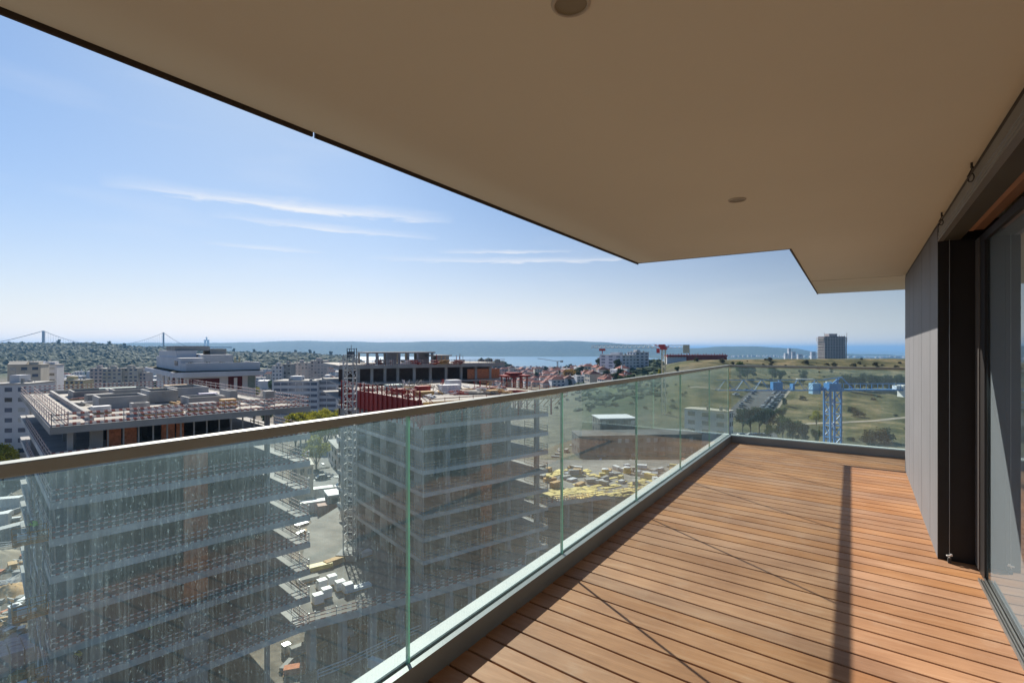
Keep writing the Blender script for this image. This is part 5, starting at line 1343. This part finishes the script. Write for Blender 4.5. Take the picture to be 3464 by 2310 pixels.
# ---- roads, tracks, parking
def track(name, pts, w, m, lab, lift=.12):
    P = [spot(u, v, 60, 3000)[0] if not isinstance(u, Vector) else u for u, v in pts]; mb = MB(); n = 14; Q = []
    for a, b in zip(P[:-1], P[1:]):
        for i in range(n): Q.append(a.lerp(b, i / n))
    Q.append(P[-1])
    for i, q in enumerate(Q):
        d = (Q[min(i + 1, len(Q) - 1)] - Q[max(i - 1, 0)]); d.z = 0; d.normalize(); s = Vector((-d.y, d.x, 0)) * w / 2
        for e in (q - s, q, q + s): mb.v.append((e.x, e.y, gz(e) + lift))
    for i in range(len(Q) - 1):
        b = i * 3
        for k in (0, 1): mb.f.append((b + k, b + k + 1, b + k + 4, b + k + 3)); mb.m.append(0)
    o = mb.obj(name, m, smooth=True); tag(o, kind='structure', label=lab)
PALE = mat('pale_dirt', (.36, .30, .22), .95, .2, .3, stain=.2)
track('path', [(2700, 1436), (2847, 1430), (2960, 1424), (3064, 1413), (3200, 1404)], 3.2, PALE, 'pale dirt track crossing the dry field')
track('path', [(2320, 1384), (2390, 1380), (2470, 1388), (2510, 1392)], 3, PALE, 'pale dirt track behind the glass joint')
track('path', [(2330, 1312), (2400, 1314), (2500, 1322)], 3, PALE, 'upper pale track on the green slope')
track('path', [(2612, 1412), (2628, 1380), (2650, 1345), (2668, 1322)], 2.4, PALE, 'pale kerb strip edging the parking lot')
q = [spot(*a, 100, 2000)[0] for a in ((2440, 1412), (2606, 1412), (2662, 1322), (2540, 1322))]
drape('parking_lot', q, 16, 16, ASPH, .25, 'grey asphalt parking lot beside the dry field')
q = [spot(*a, 60, 2000)[0] for a in ((2440, 1500), (2640, 1500), (2625, 1466), (2440, 1462))]
drape('road', q, 10, 6, ASPH, .2, 'asphalt road below the dark trees')
q = [at(1030, 120), at(1135, 92), at(1180, 150), at(1098, 210)]
drape('road', q, 8, 12, mat('dusty_asphalt', (.24, .23, .215), .95, .2, .3, stain=.25), .12, 'dusty street between the first shell and the crane')
q = [at(1700, 150), at(2500, 150), at(2500, 166), at(1700, 166)]
drape('road', q, 20, 3, mat('light_road', (.15, .155, .155), .9, .15, .3), .1, 'straight grey road behind the podium')

def car_proto(lab, m):
    t = thing('parked_car', lab, 'car', (0, -900, -30)); b = MB()
    b.xprism([(-.86, .28), (.86, .28), (.9, .55), (.84, .82), (-.84, .82), (-.9, .55)], -2.15, 2.15); 
    for i, (x, y, z) in enumerate(b.v):
        if abs(x) > 2 and z > .6: b.v[i] = (x * .96, y * .92, z - .12)
    b.v = [(x, y, z) for x, y, z in b.v]; c0 = len(b.v)
    def cab(mb, s, z0, z1, x0, x1, x2, x3, w0, w1):
        k = len(mb.v); mb.v += [(x0, -w0, z0), (x3, -w0, z0), (x3, w0, z0), (x0, w0, z0), (x1, -w1, z1), (x2, -w1, z1), (x2, w1, z1), (x1, w1, z1)]
        for q in ((4, 5, 6, 7), (0, 1, 5, 4), (1, 2, 6, 5), (2, 3, 7, 6), (3, 0, 4, 7)): mb.f.append(tuple(k + i for i in q)); mb.m.append(0)
    b.box(-1.05, .55, -.60, .60, 1.36, 1.42); b.obj('body', m, t)
    w = MB(); cab(w, 0, .821, 1.359, -1.7, -1.15, .65, 1.25, .80, .62); w.obj('windows', GLASSD, t)
    for x in (-1.35, 1.35):
        for y in (-.80, .80): k = MB(); k.tube([(x, y - .1, .32), (x, y + .1, .32)], .32, 10); k.obj('wheel', GASK, t)
    note_kids(t); return [t, False]
CARP = [(car_proto('x', mat('car_white', (.7, .7, .7), .3)), 'white'), (car_proto('x', mat('car_silver', (.35, .36, .38), .3, metal=.5)), 'silver'), (car_proto('x', mat('car_dark', (.03, .035, .05), .25)), 'dark'), (car_proto('x', mat('car_blue', (.04, .08, .2), .3)), 'blue')]
def car(k, p, rz, where, group):
    h, cn = CARP[k]; lab = f'{cn} car {where}'
    if not h[1]: h[1] = True; o = h[0]; o.location = p; o.rotation_euler = (0, 0, rz); o['label'] = lab; o['group'] = group; return
    copy_tree(h[0], p, rz, lab, None, group)
cr = random.Random(8)
def car_row(pa, pb, n, hd, skip=.12, where='parked in a row on the asphalt lot beyond the far railing', group='cars in the parking lot'):
    for i in range(n):
        if cr.random() < skip: continue
        f = (i + .5) / n; p, d = spot(pa[0] + (pb[0] - pa[0]) * f, pa[1] + (pb[1] - pa[1]) * f, 60, 2000); p.z += .28
        car(cr.choice([0, 0, 1, 1, 2, 2, 3]), p, head(hd) + cr.uniform(-.05, .05), where, group)
car_row((2584, 1404), (2650, 1322), 18, 70); car_row((2566, 1404), (2634, 1322), 16, 70, .3)
car_row((2500, 1380), (2556, 1325), 9, 20, .35); car_row((2486, 1340), (2530, 1322), 5, 70, .3)
car_row((2500, 1478), (2600, 1478), 6, 85, .2, 'on the road below the dark trees', 'cars on the lower road')
for i, (u, v) in enumerate([(1158, 1650), (1150, 1585), (1140, 1560), (1070, 1605), (1092, 1622), (1160, 1690)]):
    p, d = spot(u, v, 60, 600); p.z += .15; car([0, 1, 0, 2, 2, 1][i], p, head(60 + cr.uniform(-6, 6)), 'on the dusty street left of the crane', 'cars on the dusty street')

# ---- trees and bushes standing where the photograph shows them
TP = [('broadleaf_tree', 2503, 1282, 12, 'dark round tree just right of the railing corner, on the upper slope'),
 ('broadleaf_tree', 2528, 1286, 10, 'second dark tree right of the railing corner on the upper slope'), ('dark_tree', 2548, 1276, 8, 'small dark tree ending the clump right of the railing corner'),
 ('broadleaf_tree', 2612, 1288, 10, 'grey green tree above the parked cars'), ('broadleaf_tree', 2640, 1290, 8, 'smaller tree right of the grey green one above the parked cars'),
 ('dark_tree', 2717, 1300, 9, 'dark round tree above the left half of the blue jib'),
 ('dark_tree', 2655, 1372, 4.2, 'small dark round bush tree beside the pale kerb of the parking lot'), ('broadleaf_tree', 2644, 1425, 6.5, 'round green tree at the lower end of the parking lot'),
 ('umbrella_pine', 2512, 1470, 11, 'tall dark pine beside the cream roofed house'), ('umbrella_pine', 2540, 1474, 12, 'broad dark pine left of centre in the grove below the parking lot'), ('umbrella_pine', 2568, 1472, 12, 'broad dark pine in the middle of the grove below the parking lot'), ('umbrella_pine', 2596, 1470, 11, 'dark pine at the right end of the grove below the parking lot'),
 ('yellow_green_tree', 2606, 1486, 6, 'yellow green bush tree at the foot of the dark pines'), ('broadleaf_tree', 2648, 1486, 9, 'large rounded green tree left of the far glass joint'), ('broadleaf_tree', 2682, 1494, 9, 'large green tree touching the rounded one left of the far glass joint'), ('dark_tree', 2712, 1496, 7, 'dark tree nearest the far glass joint'),
 ('yellow_green_tree', 2762, 1440, 7, 'slender yellow green tree behind the far glass joint'), ('broadleaf_tree', 2760, 1500, 5.5, 'low green tree at the left foot of the blue mast'),
 ('bush', 2960, 1498, 5, 'wide grey green bush low on the right of the blue mast'), ('bush', 2988, 1496, 5.4, 'tallest of the bushes low on the right of the blue mast'), ('bush', 2935, 1502, 4, 'smallest of the bushes low on the right of the blue mast'),
 ('bush', 2715, 1352, 2.4, 'tiny bush in the dry field left of the blue mast'), ('bush', 2885, 1396, 3, 'low bush in the dry field above the dirt track'), ('bush', 2905, 1410, 3.4, 'bush beside the dirt track right of the blue mast'),
 ('autumn_tree', 1925, 1292, 14, 'orange autumn tree above the red roofed town'), ('dark_tree', 1900, 1290, 12, 'dark tree left of the orange autumn tree'), ('autumn_tree', 1945, 1290, 11, 'smaller orange tree right of the autumn tree'), ('dark_tree', 1912, 1266, 9, 'dark tree behind the orange autumn tree'),
 ('dark_tree', 2030, 1262, 15, 'tall dark tree left of the brown topped flats'), ('dark_tree', 2092, 1268, 14, 'dark tree between brown topped flats and the white terrace'), ('dark_tree', 2085, 1312, 11, 'dark tree below the white terrace'), ('broadleaf_tree', 2105, 1318, 10, 'green tree below the left end of the white terrace'), ('broadleaf_tree', 2130, 1300, 7, 'green tree below the middle of the white terrace'),
 ('yellow_green_tree', 2235, 1275, 6, 'yellow tree at the foot of the red and white crane'), ('yellow_green_tree', 1070, 1588, 11, 'round tree with yellow top on the dusty street'),
 ('broadleaf_tree', 2200, 1290, 6, 'green bushy tree left of the red and white crane foot'), ('broadleaf_tree', 2165, 1305, 6, 'green bushy tree on the slope below the white terrace'), ('broadleaf_tree', 2290, 1262, 5, 'green tree right of the red and white crane foot'),
 ('bush', 2355, 1222, 3.2, 'dark bush on the ridge left of the railing corner'), ('bush', 2442, 1228, 3.6, 'dark bush on the ridge above the railing corner'), ('bush', 2605, 1222, 3.4, 'dark bush on the ridge right of the railing corner'), ('bush', 2724, 1232, 3.4, 'round dark bush on the ridge left of the tower'), ('bush', 2822, 1239, 3.2, 'flat dark bush on the ridge below the tower'), ('bush', 2886, 1240, 2.8, 'flat dark bush on the ridge right of the tower'), ('bush', 2906, 1232, 2.2, 'small bush on the ridge right of the tower'), ('bush', 2960, 1238, 3.0, 'bush on the ridge near the grey wall'), ('bush', 2478, 1232, 2.2, 'small bush behind the railing corner post')]
for k, u, v, h, lab in TP:
    p, d = spot(u, v, 90, 3000); plant(k, p, h, lab)
for i in range(15):
    u = 2846 + i * 15.5; p, d = spot(u, 1318 + hr.uniform(-6, 6), 90, 900); plant('dark_tree' if i % 3 else 'umbrella_pine', p, hr.uniform(7.5, 10), 'dark tree in the row that runs right from the blue crane head', 'row of dark trees behind the blue crane', wide=.85)
for i in range(9):
    p = at(1000 + i * 17, 205 + (i % 3) * 9); p.z = gz(p); plant('yellow_green_tree', p, hr.uniform(12, 15), 'yellow green tree crown in the row below the office building', 'yellow green trees below the office building')
for i in range(4):
    p = at(-42 + i * 26, 140 + i * 4); p.z = gz(p); plant('yellow_green_tree', p, 13.6 - i * 1.3, 'yellow green tree crown rising at the left edge of the photo', 'yellow green trees at the left edge', wide=1.1)
for u, v, h in ((197, 1170, 26), (250, 1172, 16), (370, 1174, 24), (422, 1180, 22), (440, 1182, 14), (30, 1172, 16), (860, 1200, 22), (905, 1202, 18), (1000, 1202, 20), (1050, 1203, 24), (1062, 1203, 18), (1120, 1206, 26), (790, 1198, 24), (720, 1197, 18)):
    p = at(u, 1740); p.z = gz(p); plant('dark_tree', p, h * .72, 'tree standing above the skyline of the wood', 'skyline trees of the wood')
for i in range(60):
    u = hr.uniform(130, 960); d = hr.uniform(250, 620); p = at(u, d); p.z = gz(p); plant(hr.choice(['broadleaf_tree', 'dark_tree', 'broadleaf_tree', 'yellow_green_tree']), p, hr.uniform(7, 13), 'street tree among the pale houses of the left suburb', 'trees of the left suburb')
for i in range(46):
    u = hr.uniform(1540, 2110); v = hr.uniform(1248, 1305); p, d = spot(u, v, 350, 2500); plant(hr.choice(['broadleaf_tree', 'dark_tree', 'dark_tree']), p, hr.uniform(6, 11), 'garden tree between the red roofs of the town', 'garden trees of the red roofed town')
for i in range(120):
    u = hr.uniform(1880, 3150); v = hr.uniform(1216, 1500) if i % 2 else hr.uniform(1216, 1300); p, d = spot(u, v, 150, 900)
    if 2440 < u < 2700 and v > 1310: continue
    if u < 2440: p, d = spot(u, hr.uniform(1290, 1400), 150, 900)
    plant('bush', p, hr.uniform(.6, 2.0), 'scattered scrub bush on the dry slope', 'scrub bushes on the dry slope', wide=hr.uniform(.9, 1.5))

# ---- the busy ground of the site
def container(p, rz, m, lab, L=6.0, group=None):
    t = thing('shipping_container', lab, 'container', p, rz, group); b = MB(); n = 20; w, h = 2.4, 2.5
    for s in (-1, 1):
        for i in range(n):
            x0 = -L / 2 + L * i / n; x1 = x0 + L / n; o = .04 * (i % 2); y = s * (w / 2 - o)
            b.quad([(x0, y, .1), (x1, s * (w / 2 - .04 * ((i + 1) % 2)), .1), (x1, s * (w / 2 - .04 * ((i + 1) % 2)), h), (x0, y, h)])
    b.box(-L / 2, L / 2, -w / 2, w / 2, 0, .12); b.box(-L / 2, L / 2, -w / 2, w / 2, h, h + .08); b.box(-L / 2, -L / 2 + .06, -w / 2, w / 2, .121, h - .001); b.obj('shell', m, t)
    d = MB(); d.box(L / 2 - .06, L / 2, -w / 2, -.01, .121, h - .001); d.box(L / 2 - .06, L / 2, .01, w / 2, .121, h - .001)
    for y in (-.8, -.3, .3, .8): d.bar((L / 2 + .02, y, .2), (L / 2 + .02, y, h - .1), .04)
    d.obj('door', m, t)
def gp(u, v): 
    p, d = spot(u, v, 40, 900); p.z = gz(p) + .02; return p
def toilet():
    p = gp(50, 2100); t = thing('portable_toilet', 'blue portable toilet with pale roof beside the grey block stack', 'toilet', p, head(30)); m = MB(); m.box(-.55, .55, -.55, .55, .1, 2.1); m.obj('cabin', mat('toilet_blue', (.04, .12, .20), .5), t)
    m = MB(); m.box(-.62, .62, -.62, .62, 2.101, 2.2); m.tube([(0, 0, 2.2), (0, 0, 2.4), (0, 0, 2.5)], [.55, .4, .1], 8); m.obj('roof', WHITEP, t); m = MB(); m.box(-.4, .4, -.60, -.551, .15, 1.95); m.obj('door', mat('toilet_door', (.10, .22, .32), .5), t)
toilet()
def block_stack():
    p = gp(55, 2235); t = thing('block_stack', 'big stepped stack of pale lilac concrete blocks in the bottom left corner', 'block stack', p, head(40)); bmats = mat('lilac_block', (.44, .41, .45), .9, .15, 2, rand=.2)
    r = random.Random(2); m = MB()
    for i in range(7):
        for j in range(6):
            n = max(1, 4 - abs(i - 3) // 2 - (j > 3))
            for k in range(n):
                m.rbox((i * 1.25 - 4, j * 1.05 - 3 + r.uniform(-.05, .05), .32 + k * .62), (1.15, .95, .58), r.uniform(-.05, .05))
    m.obj('blocks', bmats, t)
block_stack()
def heap(u, v, s, m, lab, seed):
    p = gp(u, v); mb = MB(); g = np.random.RandomState(seed); n = 22; rr = 7; pts = []
    for i in range(rr + 1):
        for k in range(n):
            f = i / rr; a = 2 * PI * k / n; R_ = s * f * (1 + .2 * math.sin(a * 3 + seed)); pts.append((R_ * math.cos(a), R_ * math.sin(a), s * .42 * (1 - f ** 1.3) * (1 + .12 * g.randn()) - .05))
    mb.v = pts
    for i in range(rr):
        for k in range(n): mb.f.append((i * n + k, (i + 1) * n + k, (i + 1) * n + (k + 1) % n, i * n + (k + 1) % n)); mb.m.append(0)
    o = mb.obj('earth_heap', m, smooth=True); o.location = p; tag(o, lab, 'heap')
SAND = mat('orange_sand', (.48, .30, .14), .95, .2, 1)
heap(30, 2010, 3.6, SAND, 'orange sand heap left of the first concrete shell', 1); heap(-20, 1900, 4.5, PALE, 'pale earth heap at the left edge of the photo', 2); heap(1130, 1800, 3, SAND, 'brown sand heap near the crane foot', 3); heap(75, 1960, 2.4, CONC2, 'grey gravel heap right of the orange sand', 4)
cmat = [mat('container_white', (.66, .67, .66), .6, .08, 1, stain=.1), mat('container_blue', (.06, .14, .26), .6), mat('container_rust', (.28, .10, .05), .7), mat('container_grey', (.30, .31, .31), .6)]
for u, v, k, r, lab in ((20, 1720, 0, 70, 'white container at the left edge just under the handrail'), (-30, 1780, 0, 60, 'second white container further left under the handrail'), (40, 1820, 3, 20, 'grey container left of the orange platform'), (1085, 1682, 0, 62, 'white site container on the dusty street near the cabin'), (1150, 1700, 3, 40, 'grey skip container beside the crane mast'), (1060, 1730, 0, 60, 'white container behind the right tips of the first shell'), (1120, 1740, 2, 62, 'rusty container behind the crane mast'), (1180, 1770, 0, 75, 'white container right of the crane mast')):
    container(gp(u, v), head(r), cmat[k], lab)
cg = random.Random(31)
CL = {0: 'pallet of white goods', 1: 'pallet of grey blocks', 2: 'pallet of timber', 3: 'pallet of brown bricks', 4: 'pallet of pale blocks', 5: 'stack of steel pieces'}
CMT = [WHITEP, CONC, TIMB, BRICK, CONC2, STEEL]
def scatter(n, u0, u1, v0, v1, where, group):
    for i in range(n):
        k = cg.randrange(6); stack_thing(gp(cg.uniform(u0, u1), cg.uniform(v0, v1)), cg.uniform(0, 3), (cg.uniform(.8, 3.0), cg.uniform(.6, 1.3), cg.uniform(.3, 1.2)), cg.randint(2, 5), CMT[k], f'{CL[k]} {where}', 'material_stack', 'stack', group)
scatter(70, -60, 135, 1640, 2300, 'on the ground left of the first shell', 'material left of the first shell')
scatter(70, 1010, 1230, 1560, 1960, 'on the ground between the first shell and the crane', 'material near the crane')
scatter(26, 930, 1500, 1990, 2300, 'on the shaded ground below the podium', 'material below the podium')
scatter(30, 1850, 2450, 1500, 1580, 'in the yard behind the podium', 'material in the yard behind the podium')
def fence_run(pts, lab, h=1.1, m=None):
    P = [gp(*a) for a in pts]; t = thing('site_fence', lab, 'fence', P[0]); mb = MB(); pb = MB()
    for a, b in zip(P[:-1], P[1:]):
        n = max(1, int((b - a).length / 2.2))
        for i in range(n):
            q0, q1 = a.lerp(b, i / n), a.lerp(b, (i + 1) / n); pb.bar(q0, q0 + Vector((0, 0, h)), .09)
            for z in (.3, .7, h): mb.bar(q0 + Vector((0, 0, z)), q1 + Vector((0, 0, z)), .07, .12)
    mb.obj('rails', m or WHITEP, t, world=True); pb.obj('posts', m or WHITEP, t, world=True)
fence_run([(1075, 2300), (1170, 2262), (1370, 2165), (1480, 2120)], 'white low fence on the dark ground at the bottom of the photo')
fence_run([(-30, 1860), (60, 1850), (110, 1800)], 'white site fence left of the first shell')
# hoops, bundles of bars and small timber on the bare ground
for i in range(80):
    u, v = (cg.uniform(-60, 130), cg.uniform(1640, 2280)) if i % 2 else (cg.uniform(1010, 1200), cg.uniform(1560, 1950)); m = MB()
    for k in range(cg.randint(4, 10)): m.bar((cg.uniform(-.6, .6), cg.uniform(-.9, .9), .06 + k * .05), (cg.uniform(2, 4.5), cg.uniform(-.9, .9), .06 + k * .05), .09)
    o = m.obj('plank_pile', cg.choice([TIMB, STEEL, CONC2, WHITEW])); o.location = gp(u, v); o.rotation_euler = (0, 0, cg.uniform(0, 6)); tag(o, 'loose planks and bars lying on the bare site ground', 'plank pile', 'loose boards on the site ground')
